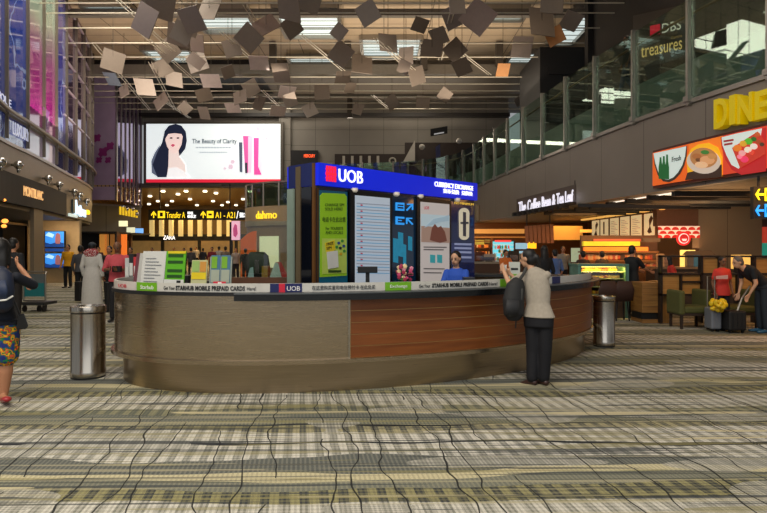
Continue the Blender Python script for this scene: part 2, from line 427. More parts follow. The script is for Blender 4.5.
# ---- advertising screen
x0, x1, z0, z1 = XD(146.5,D-.6), XD(280.5,D-.6), ZD(182.5,D-.6), ZD(124,D-.6)
scr = thing('advertising_screen', 'large lit cosmetics advertisement with a dark-haired woman and pink tubes', 'billboard', ((x0+x1)/2, D-.3, z0))
mb = MB(); mb.b2(x0-.2,x1+.2,D-.6,D-.05,z0-.15,z1+.15); mb.b2(x0+4,x0+5.2,D-.75,D-.6,z0-.3,z0-.12); mb.build('frame', mat('screen_frame','5d5850',.5,.3), scr)
E = .82
def lit(n, c, e=E): return mat(n, c, .5, e=e, ec=c, var=0)
mp = plane((x0, D-.62, z0), (1,0,0)); BW = x1-x0; BH = z1-z0
ad = lambda u, v, w: Vector((x0+u*BW, D-.62-w, z0+v*BH))
scrp = MB().rect(ad,0,1,.055,1,0,.02).build('poster', lit('ad_white','e9f1f2'), scr)
MB().rect(ad,0,1,0,.055,0,.03).build('red_band', lit('ad_red','e0243c'), scr)
def pix(px, py, L=(146.5,282.,124.,181.)): return ((px-L[0])/(L[1]-L[0]), 1-(py-L[2])/(L[3]-L[2]))
def adp(pts, name, m, w): # region pixels from the close crop -> poster
    q = [pix(140+x/5.113, 115+y/5.12) for x, y in pts]
    return MB().prism(q, ad, w, w+.01).build(name, m, scrp)
adp([(150,55),(185,46),(215,55),(238,85),(243,130),(235,170),(215,195),(205,205),(150,260),(138,312),(92,312),(66,250),(90,190),(115,140),(130,80)], 'hair', lit('ad_hair','1c2236'), .03)
adp([(95,312),(62,290),(60,230),(78,190),(105,150),(88,230)], 'hair_strand', lit('ad_strand','5a6276'), .028)
adp([(135,100),(150,85),(185,80),(215,88),(222,110),(216,150),(200,180),(178,196),(160,186),(142,160),(133,130)], 'face', lit('ad_skin','f0d4cc'), .045)
adp([(150,175),(200,180),(205,210),(235,250),(240,312),(140,312),(148,255)], 'neck', lit('ad_skin2','ecd9d2'), .04)
adp([(140,312),(150,268),(190,262),(225,280),(262,312)], 'dress', lit('ad_dress','f5f4f4'), .05)
for ex in (153,188): adp([(ex,118),(ex+10,112),(ex+20,117),(ex+10,122)], 'eye', lit('ad_eye','30303c'), .06)
adp([(160,152),(172,146),(184,152),(172,163)], 'lips', lit('ad_lips','c2506a'), .06)
adp([(130,125),(128,84),(150,62),(185,52),(215,62),(232,95),(228,118),(216,97),(180,93),(148,97)], 'fringe', lit('ad_hair','1c2236'), .06)
def bx(x0_,y0_,x1_,y1_,name,c,w=.03): adp([(x0_,y1_),(x1_,y1_),(x1_,y0_),(x0_,y0_)], name, lit('ad_'+c,c), w)
adp([(512,138),(530,138),(530,288),(516,285)],'dark_tube','%s' and lit('ad_slate','4c5566'),.03)
adp([(533,106),(583,108),(576,290),(545,290)],'pink_tube',lit('ad_pink','d4589c'),.04)
adp([(560,110),(583,108),(576,290),(560,290)],'tube_shine',lit('ad_pink2','f0c4da'),.05)
adp([(588,116),(634,116),(630,300),(590,300)],'magenta_tube',lit('ad_mag','e04f9f'),.04)
adp([(615,116),(634,116),(630,300),(612,260)],'tube_glow',lit('ad_pink3','f7dce8'),.05)
adp([(543,240),(556,240),(556,292),(545,292)],'tube_cap',lit('ad_cap','3a3440'),.06)
text('headline','The Beauty of Clarity', sub(ad,*(lambda a,b:(a[0],b[0],a[1],b[1]))(pix(193,144.5),pix(238,138.5))), lit('ad_ink','3c4650'), scrp, .03,.04, bold=.02)
for (x, y, r_) in ((480,235,12),(470,260,14),(440,268,8),(655,118,8),(640,75,10),(610,70,12),(655,160,6)):
    adp([(x+r_*math.cos(a), y+r_*math.sin(a)) for a in [i*math.pi/3 for i in range(6)]], 'blossom', lit('ad_blossom','dcc3d2'), .03)
for (x_, x2_, y_) in ((292,475,164),(310,455,188)):
    n_ = 12
    for i in range(n_):
        a = x_+(x2_-x_)*i/n_; bx(a, y_-3, a+(x2_-x_)/n_*.6, y_+3, 'small_print', '8a929a')
# ---- passage behind the back wall
mb = MB(); mb.b2(-26,-6.6,D,62,5.9,6.1); struct(mb,'ceiling_passage',seam_mat('gold_slats','b08a48','2d2110',.28,90.,'XY',.35,.6,.07),'golden slatted passage ceiling')
mb = MB(); mb.b2(-26,-4,61,61.4,0,6.1); struct(mb,'wall_passage',mat('passage_wall','7a6034',.5),'dim golden end wall of the passage')
mb = MB(); mb.b2(-6.6,-6.3,D,62,0,6.1); struct(mb,'wall_passage_right',mat('passage_wall','7a6034',.5),'right wall of the passage')
mb = MB(); mb.b2(-26.3,-26,D,62,0,6.1); struct(mb,'wall_passage_left',mat('passage_wall','7a6034',.5),'left wall of the passage')
for i in range(9):
    px = 152+i*9.6; d = 56.; x = XD(px,d)
    mb = MB(); mb.b2(x-.17,x+.17,d-.2,d+.2,2.7,4.35); o = mb.build('lit_fin', mat('gold_fin','d8c890',.4,e=.45,ec='e0cc88')); tag(o,'tall golden lit fin above the shopfront in the passage','wall fin','golden fins over the passage shop')
shop = thing('passage_shop', 'shopfront with black sign band at the end of the passage', 'shop', (-18,57,0))
mb = MB(); mb.b2(-25,-12.5,56.5,57,2.3,2.9); mb.build('sign_band', BLACK, shop)
mb = MB(); mb.b2(-25,-12.5,58.5,58.8,0,2.3); mb.build('display_wall', mat('shop_glow','7a6448',.5,e=.2,ec='c09858',sc_=2.,var=.6), shop)
for x in (-24.5,-21,-17.5,-14,-12.6):
    mb = MB(); mb.b2(x-.12,x+.12,56.6,56.9,0,2.3); mb.build('pillar', BLACK, shop)
text('lettering','ZARA', plane_map := (lambda u,v,w: Vector((XD(163,56.4)+u*(XD(175,56.4)-XD(163,56.4)), 56.45-w, 2.4+v*.38))), lit('sign_white','ffffff',1.5), shop, 0,.03)
# wayfinding sign over the passage
ds = 40.
sg = thing('wayfinding_sign','black hanging sign with yellow Transfer A and A1 to A21 lettering','sign',(XD(200,ds),ds,ZD(220,ds)))
smp = lambda px0,px1,py0,py1,dd=ds-.12: (lambda u,v,w: Vector((XD(px0+(px1-px0)*u,dd), dd-w, ZD(py1+(py0-py1)*v,dd))))
MB().b2(XD(149,ds),XD(246,ds),ds-.1,ds+.1,ZD(220,ds),ZD(209.5,ds)).build('board', BLACK, sg)
for px in (160,230): MB().b2(XD(px,ds)-.03,XD(px,ds)+.03,ds-.03,ds+.03,ZD(209.5,ds),5.9).build('hanger', BLACK, sg)
YEL = lit('sign_yellow','f5d020',1.3); WHT = lit('sign_white','ffffff',1.5)
MB().rect(smp(158,165,211,218),0,1,0,1,0,.03).build('pictogram_panel', YEL, sg)
MB().rect(smp(207,213.5,211,218),0,1,0,1,0,.03).build('pictogram_panel', YEL, sg)
MB().rect(smp(208.5,212,213.5,215.5),0,1,0,1,.03,.05).build('pictogram', BLACK, sg)
MB().rect(smp(160,163,212.5,216.5),0,1,0,1,.03,.05).build('pictogram', BLACK, sg)
arrow = [(.42,0),(.58,0),(.58,.6),(.95,.3),(.95,.52),(.5,1),(.05,.52),(.05,.3),(.42,.6)]
MB().prism(arrow, smp(151,156.5,211,218),0,.03).build('arrow', YEL, sg)
MB().prism(arrow, smp(200.5,206,211,218),0,.03).build('arrow', YEL, sg)
text('lettering','Transfer A',smp(166.5,185,212,218),YEL,sg,0,.03)
text('lettering','A1 - A21',smp(215.5,235,212,218),YEL,sg,0,.03)
text('lettering','/',smp(236.5,238.5,211,218.5),WHT,sg,0,.03)
text('lettering','转机\n候机室',smp(187.5,196,211.5,218),WHT,sg,0,.03)
text('lettering','登机口',smp(239.5,245,212.5,217.5),WHT,sg,0,.03)
# ceiling spotlights of the passage
for (px,py) in ((163,189),(150,196),(178,194),(190,199),(213,201),(216,193),(228,202),(197,208),(172,201),(250,190),(236,206),(205,190),(158,201),(167,211),(186,188),(243,199),(222,207),(149,204)):
    d = 4.28*F/(HY-py); 
    d = min(max(d, 43+py*.01), 59.5)
    mb = MB(); mb.lathe((XD(px,d),d,5.8),[(.13,0),(.16,.03),(.16,.1)],12); o = mb.build('passage_spotlight', mat('spot_glow','fff0cc',.4,e=4,var=0)); tag(o,'small round glowing spotlight in the golden passage ceiling','spotlight','passage spotlights')
# ---- upper level details on the back wall
o = MB().b2(XD(289,D-.2),XD(318,D-.2),D-.3,D-.02,ZD(166,D),ZD(151,D)).build('red_lettered_sign', BLACK); tag(o,'small dark sign box with red lettering on the back wall','sign')
text('lettering','MERCURY',smp(304,315,154.3,157.5,D-.31),lit('red_glow','ff5a2c',2.),o,0,.03)
up = thing('upper_shopfront','dark upper-level shopfront with pale vertical stripes on the back wall','shop',(XD(367,D),D-.2,ZD(168,D)))
MB().b2(XD(335,D),XD(414,D),D-.25,D-.02,ZD(192,D),ZD(154.5,D)).build('fascia', DKBR, up)
for px in (344,352.5,361,369.5,378): MB().b2(XD(px,D)-.09,XD(px,D)+.09,D-.3,D-.25,ZD(166,D),ZD(156.5,D)).build('stripe', mat('pale_stripe','b9b3a6',.5), up)
m_ = MB(); m_.tube([W(392.5+3*math.cos(a),161-3*math.sin(a),D-.3) for a in [i*math.pi/8 for i in range(17)]],.06,6); m_.build('round_emblem', mat('pale_stripe','b9b3a6',.5), up)
# slanted pale fin
MB_ = MB(); MB_.prism([(403,162),(415,140),(415,162)], lambda u,v,w: W(u,v,D-.6-w),0,.1); o = MB_.build('slanted_fin', mat('pale_fin','b5b0a6',.5)); tag(o,'pale triangular fin standing against the back wall','wall fin')
sg2 = thing('small_black_sign','small black sign high on the pale wall at the right rear','sign',(XD(439,37.4),37.4,ZD(136,37.4)))
MB().prism([(430.5,129),(447.5,126),(447.5,133.5),(430.5,136.5)], lambda u,v,w: W(u,v,37.35-w),0,.1).build('board', BLACK, sg2)
text('lettering','Subway', lambda u,v,w: W(432.5+13*u, 134.5-3.6*v-1.6*u, 37.2-w), lit('dim_white','b0b0b0',.6), sg2, 0,.03) if False else MB().prism([(434,133.6),(444,131.8),(444,133),(434,134.8)], lambda u,v,w: W(u,v,37.2-w),0,.03).build('pale_line', lit('dim_white','b0b0b0',.6), sg2)
bn = MB().prism([(435.5,147),(440,144),(440.5,156),(436,158.5)], lambda u,v,w: W(u,v,37.2-w),0,.1).build('hanging_banner', mat('banner_blue','343a68',.5)); tag(bn,'narrow blue banner below the small black sign','banner')
for (px,py) in ((422,147),(459,141)):
    mb=MB(); mb.ell(W(px,py,37.2),(.18,.18,.18)); o=mb.build('wall_camera',mat('pale_dome','c9c4b8',.3)); tag(o,'small pale dome fixture %s of the blue banner'%('left' if px<430 else 'right'),'dome lamp')
# ================================================================ right facade
PR = Curve(smoothpath([(9.6,2.2),(9.05,5.5),(8.4,8.5),(7.49,11.66),(6.7,15.5),(6.1,20.7),(5.5,27),(5.0,33.2),(4.2,36.6),(2.2,38.9),(-1.5,40.2),(-6.4,40.8)],5), side=-1)
# which side faces the hall (towards -x)?
if PR.at(PR.hit(600)[0], .5).x > PR.at(PR.hit(600)[0], 0).x: PR.side = 1
sEnd = PR.hit(474)[0]; L_ = PR.L
mb = MB(); mb.ribbon(PR, 0, L_, 3.0, 4.9, 0, -.35); struct(mb, 'wall_right', CLAD, 'warm grey metal fascia curving above the coffee shop')
mb = MB(); mb.ribbon(PR, 0, L_, 4.9, 5.0, .06, -.25); struct(mb, 'trim_6', ALU, 'metal rail at the foot of the glass balustrade')
mb = MB(); mb.ribbon(PR, 0, L_, 4.95, 6.1, -.45, -.6); struct(mb, 'trim_7', mat('slab_edge','9a9d96',.5), 'slab edge behind the glass')
mb = MB()
n = 40
vs = []; fs = []
for i in range(n+1):
    a = PR.at(L_*.8*i/n, -.46); vs += [(a.x,a.y,6.1),(a.x+9,a.y+2,6.1),(a.x,a.y,5.9),(a.x+9,a.y+2,5.9)]
for i in range(n): fs += [(i*4,i*4+1,i*4+5,i*4+4),(i*4+2,i*4+6,i*4+7,i*4+3),(i*4,i*4+4,i*4+6,i*4+2)]
mb.add(vs, fs); struct(mb,'floor_upper',mat('upper_floor','3a352f',.5),'upper floor behind the balustrade')
bal = thing('glass_balustrade','tall greenish glass balustrade along the upper floor on the right','balustrade',(6.7,15.5,4.9))
posts = []; q = 1.0
while q < L_-1: posts.append(q); q += 2.15
for i, q in enumerate(posts):
    a = PR.at(q, .05); g = PR.at(q,0)
    t = (PR.at(min(q+.1,L_),0)-g).normalized(); ang = math.atan2(t.y,t.x)
    mb = MB(); mb.box((a.x,a.y,6.1),(.07,.14,2.5),rz=ang); mb.box((a.x,a.y,5.0),(.16,.2,.12),rz=ang); mb.build('post', ALU, bal)
    if i: mb = MB(); mb.ribbon(PR, posts[i-1]+.04, q-.04, 5.0, 7.3, .03, .01, step=1.1); mb.build('glass_pane', BALGLASS, bal)
mb = MB(); mb.tube([(*PR.at(q,-.18),7.05) for q in [posts[0]+i*(posts[-1]-posts[0])/60 for i in range(61)]], .035, 8); mb.build('handrail', mat('brass_rail','8a6a48',.3,.6), bal)
# cafe ceiling behind the fascia
mb = MB(); vs = []; fs = []
for i in range(n+1):
    a = PR.at(L_*.8*i/n, -.3); vs += [(a.x,a.y,3.0),(24,a.y+2,3.0),(a.x,a.y,3.15),(24,a.y+2,3.15)]
for i in range(n): fs += [(i*4,i*4+1,i*4+5,i*4+4),(i*4+2,i*4+6,i*4+7,i*4+3)]
mb.add(vs, fs); struct(mb,'ceiling_cafe',mat('cafe_ceiling','a5967e',.55),'low taupe ceiling over the cafes')
# dark upper room
mb = MB(); mb.b2(8.6,9.0,8,24.5,6.1,12.3); mb.b2(XD(588,24.5),9.0,24.5,24.9,6.1,12.3); struct(mb,'wall_upper_right',mat('matte_black','100f10',.6),'black walls of the upper room')
mb = MB(); dq=27.; mb.b2(XD(540,dq),XD(588,dq)+.6,dq,dq+4,6.1,ZD(47,dq)); mb.b2(XD(549,dq-.1),XD(588,dq-.1),dq-.1,dq,ZD(75,dq),ZD(68,dq)); o=struct(mb,'wall_upper_box',mat('matte_black2','151414',.5),'black boxed volume on the upper floor')
# treasures sign on the upper wall
sx = 8.55
tr = thing('upper_bank_sign','dark sign with a red emblem and gold script on the upper black wall','sign',(sx,20,7.2))
def up_map(px0,px1,py0,py1,off=0.):
    def mp(u,v,w):
        px = px0+(px1-px0)*u; kk=(px-CX)/F; xx = sx-off-w; d = xx/kk
        return Vector((xx, d, ZD((py1+(py0-py1)*v)+ (px-650)*-.22, d)))
    return mp
MB().rect(up_map(633,690,12,66),0,1,0,1,0,.06).build('panel', mat('sign_charcoal','1e1b1a',.4), tr)
text('lettering','DBS',up_map(662,681,26.5,36),lit('soft_white','d8d0c0',.7),tr,.07,.09)
MB().rect(up_map(650,660,26,36),0,1,0,1,.07,.1).build('emblem', lit('emblem_red','c8102e',.8), tr)
text('lettering','Centre',up_map(671,682,41,44),lit('soft_gold','b08a50',.5),tr,.07,.09)
text('lettering','treasures',up_map(641,682,45.5,56),lit('soft_gold2','e0b870',.8),tr,.07,.09)
# DINE letters
dn = thing('dine_sign','big yellow three-dimensional DINE letters on the grey fascia','sign',(7.4,11.5,4.4))
YL = mat('yellow_letter','f2d500',.4,e=.12,ec='f2d500',var=0)
pos = [('D',713.5,727),('I',729,735),('N',737,752),('E',754.5,768)]
for ch, a, b in pos:
    if ch == 'D': PRd = PR.offset(.22)
    s0 = PRd.hit(a)[0]; s1 = PRd.hit(b)[0]; dd = PRd.hit((a+b)/2)[1]
    c_ = PR.at((s0+s1)/2,.3); 
    zt = ZD(98-(a-713)*.19, dd); zb = ZD(128-(a-713)*.22, dd)
    text('letter', ch, PRd.map(s0,s1,zb,zt,0), YL, dn, -.2, .0, bold=.03)
# food poster
fp = thing('food_poster','long food advertisement with bottles, noodle bowl and platter on the fascia','poster',(7.0,13,3.1))
PRp = PR.offset(.10)
s0, s1 = PRp.hit(653)[0], PRp.hit(775)[0]; z0_, z1_ = 3.13, 3.97
def fmap(px, py):   # poster pixel -> (u,v)
    s = PRp.hit(px)[0]; u = (s-s0)/(s1-s0)
    yt = 154-(px-653)*.263; yb = 187.6-(px-653)*.19
    return (u, (py-yb)/(yt-yb))
pm = PRp.map(s0,s1,z0_,z1_,-.08)
FE = .55
def flit(n, c, e=FE): return mat('fp_'+n, c, .5, e=e, ec=c, var=0)
fpb = MB().ribbon(PRp,s0,s1,z0_-.05,z1_+.05,.0,-.1,step=.3).build('board', mat('poster_frame','5a2a1c',.5), fp)
def fpoly(px, name, m, w):
    return MB().prism([fmap(*p) for p in px], pm, w, w+.008).build(name, m, fpb)
def fring(cx, cy, rx, ry, a0=0, a1=2*math.pi, n=24): return [(cx+rx*math.cos(a0+(a1-a0)*i/n), cy+ry*math.sin(a0+(a1-a0)*i/n)) for i in range(n)]
def up(x,y): return (640+x/4.276, 70+y/4.276)
def strip(x0,x1): 
    pts=[]
    for i in range(9): px=x0+(x1-x0)*i/8; pts.append((px,187.2-(px-653)*.19))
    for i in range(9): px=x1-(x1-x0)*i/8; pts.append((px,154.4-(px-653)*.263))
    return pts
fpoly(strip(653.6,690),'orange_panel',flit('orange','e8631f'),.10)
fpoly(strip(690,724),'amber_panel',flit('orange2','f07a22'),.10)
fpoly(strip(724,770),'red_panel',flit('red','d2452a'),.10)
fpoly([up(*p) for p in [(64,362),(207,328),(205,370),(195,410),(178,445),(155,470),(130,483),(105,480),(82,455),(68,410)]],'dark_curve',flit('dk','43352c',.25),.112)
fpoly([up(*p) for p in [(66,362),(205,330),(200,372),(188,410),(170,440),(150,462),(128,472),(108,470),(88,445),(74,405)]],'white_field',flit('white','cfdcd6'),.125)
fpoly([up(*p) for p in [(210,440),(205,380),(225,340),(255,320),(300,312),(340,330),(358,370),(357,450),(205,470)]],'yellow_glow',flit('yel','f2b21c'),.112)
fpoly([up(*p) for p in [(200,472),(210,440),(357,400),(357,452)]],'table_edge',flit('dk2','4a342a',.2),.12)
fpoly([up(x,y) for x,y in fring(281,390,72,52)],'bowl',flit('bowl','c9b8a8'),.128)
fpoly([up(x,y) for x,y in fring(283,375,58,42)],'broth',flit('broth','b07a48'),.140)
for (x,y,rx,ry,c) in ((300,385,32,18,'d49a6a'),(275,405,28,14,'e0b48a'),(255,370,20,12,'a8683a'),(320,368,18,12,'c08850'),(290,352,18,9,'3f7a35'),(262,385,12,8,'6a4428')):
    fpoly([up(a,b) for a,b in fring(x,y,rx,ry,n=12)],'noodle_topping',flit(c,c),.150)
for (x,h) in ((98,100),(112,105),(126,112)):
    fpoly([up(*p) for p in [(x-8,470),(x-8,420),(x-4,395),(x-3,478-h),(x+3,478-h),(x+4,395),(x+8,420),(x+8,470)]],'bottle',flit('bottle','1f6a35',.35),.140)
text('lettering','Fresh',lambda u,v,w: pm(*fmap(674+9*u, 163-5*v-2.2*u), .13+w),flit('ink','2c3a34',.1),fpb,0,.01)
fpoly([up(*p) for p in [(352,288),(420,268),(530,242),(545,240),(545,420),(440,440),(400,420),(372,380),(356,330)]],'crimson_curve',flit('crim','b8282a'),.112)
fpoly([up(*p) for p in [(358,288),(420,270),(530,244),(520,300),(470,360),(430,415),(400,400),(378,360),(362,320)]],'white_field',flit('white','cfdcd6'),.125)
fpoly([up(*p) for p in [(405,330),(515,258),(548,300),(548,350),(440,412)]],'platter',flit('plat','c23a2a'),.140)
for (x,y,r_,c) in ((430,330,18,'e07a28'),(455,310,16,'d8a030'),(478,300,17,'58b030'),(500,290,12,'2f6a28'),(515,270,12,'c05a2a'),(450,350,15,'e8a0a0'),(475,335,16,'e9dcc8'),(500,320,16,'e6d8cc'),(460,375,17,'e8406a'),(440,365,12,'f08098'),(520,300,12,'a84a28'),(535,310,10,'4f3a28'),(490,345,12,'d84a38')):
    fpoly([up(a,b) for a,b in fring(x,y,r_,r_*.8,n=10)],'platter_item',flit(c,c),.152)
text('lettering','LUNCH\nDINNER',lambda u,v,w: pm(*fmap(726+9.5*u, 148-5.5*v-2.2*u), .135+w),flit('rink','a83030',.3),fp,0,.01) if False else fpoly([up(*p) for p in [(368,300),(410,292),(410,300),(368,308)]],'red_line',flit('rink','a83030',.3),.135)
fpoly([up(*p) for p in [(370,314),(405,307),(405,315),(370,322)]],'red_line',flit('rink','a83030',.3),.135)
# coffee shop sign
cs = thing('coffee_shop_sign','white script coffee shop lettering on a dark base on the fascia','sign',(5.8,22,3.1))
a_, b_ = PR.hit(519), PR.hit(573.5)
MB().ribbon(PR,PR.hit(576)[0],PR.hit(517)[0],3.02,3.10,.2,0,step=.4).build('shelf', DKBR, cs)
MB().ribbon(PR,PR.hit(576)[0],PR.hit(517)[0],3.14,3.66,.02,0.01,step=.4).build('backing', mat('sign_brown','54453c',.5), cs)
PRc = PR.offset(.14)
def csm(u,v,w):
    px = 519+u*54.5; s = PRc.hit(px)[0]; p = PRc.at(s,w); dd = PRc.hit(px)[1]
    return Vector((p.x,p.y, ZD(214-12.5*u-(12)*v, dd)))
text('lettering','The Coffee Bean & Tea Leaf', csm, lit('letter_white','e8e6f4',.8), cs, 0., .03, bold=.01)
for i in range(9):
    s = a_[0]+(b_[0]-a_[0])*(i+.5)/9; p = PR.at(s,.22); MB().box((p.x,p.y,2.98),(.3,.2,.12),rz=.1).build('bracket', BLACK, cs)
o = MB().b2(XD(575,19.5)-.03,XD(575,19.5)+.02,19.4,19.6,3.05,3.8).build('sign_end_plate', DKBR, cs)
# strip light under the fascia
p0 = W(601,202,1.4*F/46); p1 = W(664,191.5,1.4*F/56.5)
o = MB().tube([Vector((p0.x+.25,p0.y,2.97)),Vector((p1.x+.25,p1.y,2.97))],.016,8).build('strip_light', lit('strip_white','fff2dd',1.2)); tag(o,'thin white strip light along the edge of the cafe ceiling','strip light')
# ================================================================ left facade
PL = Curve(smoothpath([(-8.2,9.5),(-9.6,13.5),(-11.19,17.4),(-11.9,20),(-12.65,22.6),(-13.5,25.3),(-14.3,28),(-15.1,30.5),(-16.1,33),(-17.0,34.3),(-18.6,35.0),(-22,35.4)],5), side=1)
if PL.at(PL.hit(30)[0], .5).x < PL.at(PL.hit(30)[0], 0).x: PL.side = -1
LL = PL.L
mb = MB(); mb.ribbon(PL,0,LL,3.9,4.78,0,-.3); struct(mb,'wall_left',mat('warm_grey_panel','857a6a',.45,.4),'warm grey metal fascia curving over the left shops')
mb = MB(); mb.tube([(*PL.at(LL*i/80,.16),5.72) for i in range(81)],.07,10); struct(mb,'trim_8',ALU,'curved metal rail in front of the left glass facade')
mb = MB(); mb.ribbon(PL,0,LL,5.62,5.8,.03,-.1); mb.ribbon(PL,0,LL,4.74,4.84,.05,-.1); struct(mb,'trim_9',ALU,'metal transoms of the left glass facade')
def facade_mat(name, body, r=.08, pattern=None, e=0.):
    M, nt, b, X, Y, Z = newmat(name)
    n = noise(nt, X, Y, Z, .7, 2.)
    col = ramp(nt, Z*.08 + (n-.5)*.12, body, 'LINEAR')
    if pattern:
        rr = ((Y*Y+ (Z-4.)*(Z-4.)).op('SQRT')*pattern + n).fract(); col = mixc(nt, (rr < .035)*.6, col, '9fb4d8')
    nt.links.new(col, b.inputs['Base Color']); b.inputs['Roughness'].default_value = r
    b.inputs['Specular IOR Level'].default_value = .9; b.inputs['Coat Weight'].default_value = .5; b.inputs['Coat Roughness'].default_value = .02
    if e: nt.links.new(col, b.inputs['Emission Color']); b.inputs['Emission Strength'].default_value = e  # glow added to brighten the printed panes, no lamp behind them
    return M
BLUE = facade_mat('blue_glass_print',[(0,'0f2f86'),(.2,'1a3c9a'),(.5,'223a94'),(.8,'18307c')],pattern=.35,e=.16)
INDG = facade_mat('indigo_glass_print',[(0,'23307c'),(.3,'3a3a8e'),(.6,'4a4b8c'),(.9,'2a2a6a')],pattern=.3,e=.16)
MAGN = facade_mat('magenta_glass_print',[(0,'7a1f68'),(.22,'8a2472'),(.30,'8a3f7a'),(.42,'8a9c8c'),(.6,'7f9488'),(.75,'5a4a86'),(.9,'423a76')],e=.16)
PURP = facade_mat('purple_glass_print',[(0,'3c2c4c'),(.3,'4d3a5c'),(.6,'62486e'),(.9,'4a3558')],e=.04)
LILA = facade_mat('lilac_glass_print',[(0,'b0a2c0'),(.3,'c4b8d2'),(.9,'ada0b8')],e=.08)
REFL = glass('facade_reflective_glass','8a7f92',.45,.03,'c8c0d4')
MIRR = mat('reflective_dark_glass','8d72a0',.04,.9,var=.05)
MIRF = mat('purple_grey_glass','a08ea2',.3,.2,e=.06,ec='8a6a88',var=.2,sc_=1.5)  # small glow added to lift the rear front panes
fac = thing('glass_facade','tall curved glass facade with blue and magenta printed panes on the left','facade',(-12,20,4.8))
mull = []; q = 1.2
while q < LL-.5: mull.append(q); q += 1.95
for i, q in enumerate(mull):
    g = PL.at(q,.04); t = (PL.at(q+.1)-PL.at(q)).normalized(); ang = math.atan2(t.y,t.x)
    MB().box((g.x,g.y,8.6),(.05,.12,7.4),rz=ang).build('mullion', mat('mullion_bronze','6d655a',.4,.6), fac)
    if i:
        mid = PL.at((q+mull[i-1])/2); px = CX+F*mid.x/mid.y
        lo = BLUE if px < 12 else BLUE if px < 29 else MAGN if px < 54 else INDG if px < 64 else MIRR
        MB().ribbon(PL,mull[i-1]+.03,q-.03,5.78,12.35,0,-.05,step=1.).build('glass_pane', lo, fac)
        lo2 = BLUE if px < 29 else LILA if px < 54 else MIRR
        MB().ribbon(PL,mull[i-1]+.03,q-.03,4.82,5.64,0,-.05,step=1.).build('lower_pane', lo2, fac)
# light bars behind purple glass as horizontal transoms far part
for z in (7.2,8.4,9.6,10.8,12.0): MB().ribbon(PL,PL.hit(64)[0],LL,z,z+.06,.05,0,step=.6).build('transom', mat('pale_transom','b5a9b4',.3,.5), fac)
def lmap(px0,px1,zb,zt,off=.02): return PL.map(PL.hit(px0)[0],PL.hit(px1)[0],zb,zt,off)
text('lettering','LUXURY', lmap(10.8,27,5.12,5.52), lit('facade_white','cfd3e8',.5), fac, .03,.05)
text('lettering','BOUTIQUE', PL.map(PL.hit(9)[0]-2.6,PL.hit(9)[0],5.84,6.12,.02), lit('facade_white','cfd3e8',.5), fac, .03,.05)
a_=PL.hit(45)[0]; wg=PL.map(a_-.45,a_+.45,6.0,6.7,.02)
MB().prism([(0,1),(1,1),(.62,.45),(.56,.45),(.56,.1),(.8,0),(.2,0),(.44,.1),(.44,.45),(.38,.45)],wg,.02,.04).build('glass_icon', mat('wine_purple','6a2a72',.4), fac)
# round lamps on the fascia
for (px,py) in ((1,162),(18.5,165),(48.5,178.5),(59.5,184.5),(74.5,191.5),(80,195),(87,201)):
    PLo = PL.offset(.2); h = PLo.hit(px); p = PLo.at(h[0],0); z = ZD(py,h[1])
    mb = MB(); mb.ell((p.x,p.y,z),(.14,.14,.14)); b_ = PLo.at(h[0],-.2); mb.tube([(b_.x,b_.y,z),(p.x,p.y,z)],.04,8); mb.tube([(p.x,p.y,z-.08),(p.x,p.y,z-.24)],[.07,.04],8)
    o = mb.build('fascia_lamp', CHROME, smooth='all'); 
    tag(o,'round metal floodlight on the left fascia, %s'%{1:'at the picture edge',18:'above the watch boutique sign',48:'first of the pair right of the boutique sign',59:'second of the pair right of the boutique sign',74:'above the white and blue shop sign',80:'above the yellow sign tip',87:'nearest the curved end'}[int(px)],'floodlight','fascia floodlights')
# sign band
sband = thing('boutique_sign_band','dark shop fascia with golden MONTBLANC lettering','sign',(-12,19,2.98))
MB().ribbon(PL,0,PL.hit(65)[0],2.98,3.9,.06,-.3).build('fascia', mat('band_charcoal','100e0d',.65), sband)
s0_,s1_ = PL.hit(21)[0],PL.hit(40.5)[0]
text('lettering','MONTBLANC', PL.map(s0_,s1_,3.3,3.62,.07), lit('gold_letters','f0b878',.8), sband, .0,.02,bold=.0)
bs = thing('lit_shop_sign','white and blue lit shop sign with a yellow end near the curved corner','sign',(-14.2,27.5,3.0))
MB().ribbon(PL,PL.hit(65.2)[0],PL.hit(91)[0],2.95,3.9,.04,-.3).build('fascia', mat('band_grey','7b7164',.45,.3), bs)
def sband_map(px0,px1,za,zb): return PL.map(PL.hit(px0)[0],PL.hit(px1)[0],za,zb,.05)
MB().rect(sband_map(70.5,72.5,3.15,3.75),0,1,0,1,0,.06).build('dark_bar', mat('teal_bar','2a4a50',.4), bs)
MB().prism([(0,0),(0,.9),(.12,1),(.2,.6),(.45,.55),(.5,.75),(.6,.5),(1,.5),(1,0),(.7,.08),(.5,-.05),(.3,.1)],sband_map(72.5,83.5,3.1,3.78),0,.07).build('glowing_shape', lit('cool_white','cfe8ff',1.3), bs)
MB().prism([(.5+.5*math.cos(i*math.pi/6),.5+.5*math.sin(i*math.pi/6)) for i in range(12)],sband_map(84,87.5,3.28,3.5),0,.07).build('yellow_dot', lit('dot_yellow','ffd020',2.), bs)
MB().rect(sband_map(67,75,2.98,3.1),0,1,0,1,0,.06).build('pale_strip', lit('cool_white2','cfe0d8',.8), bs)
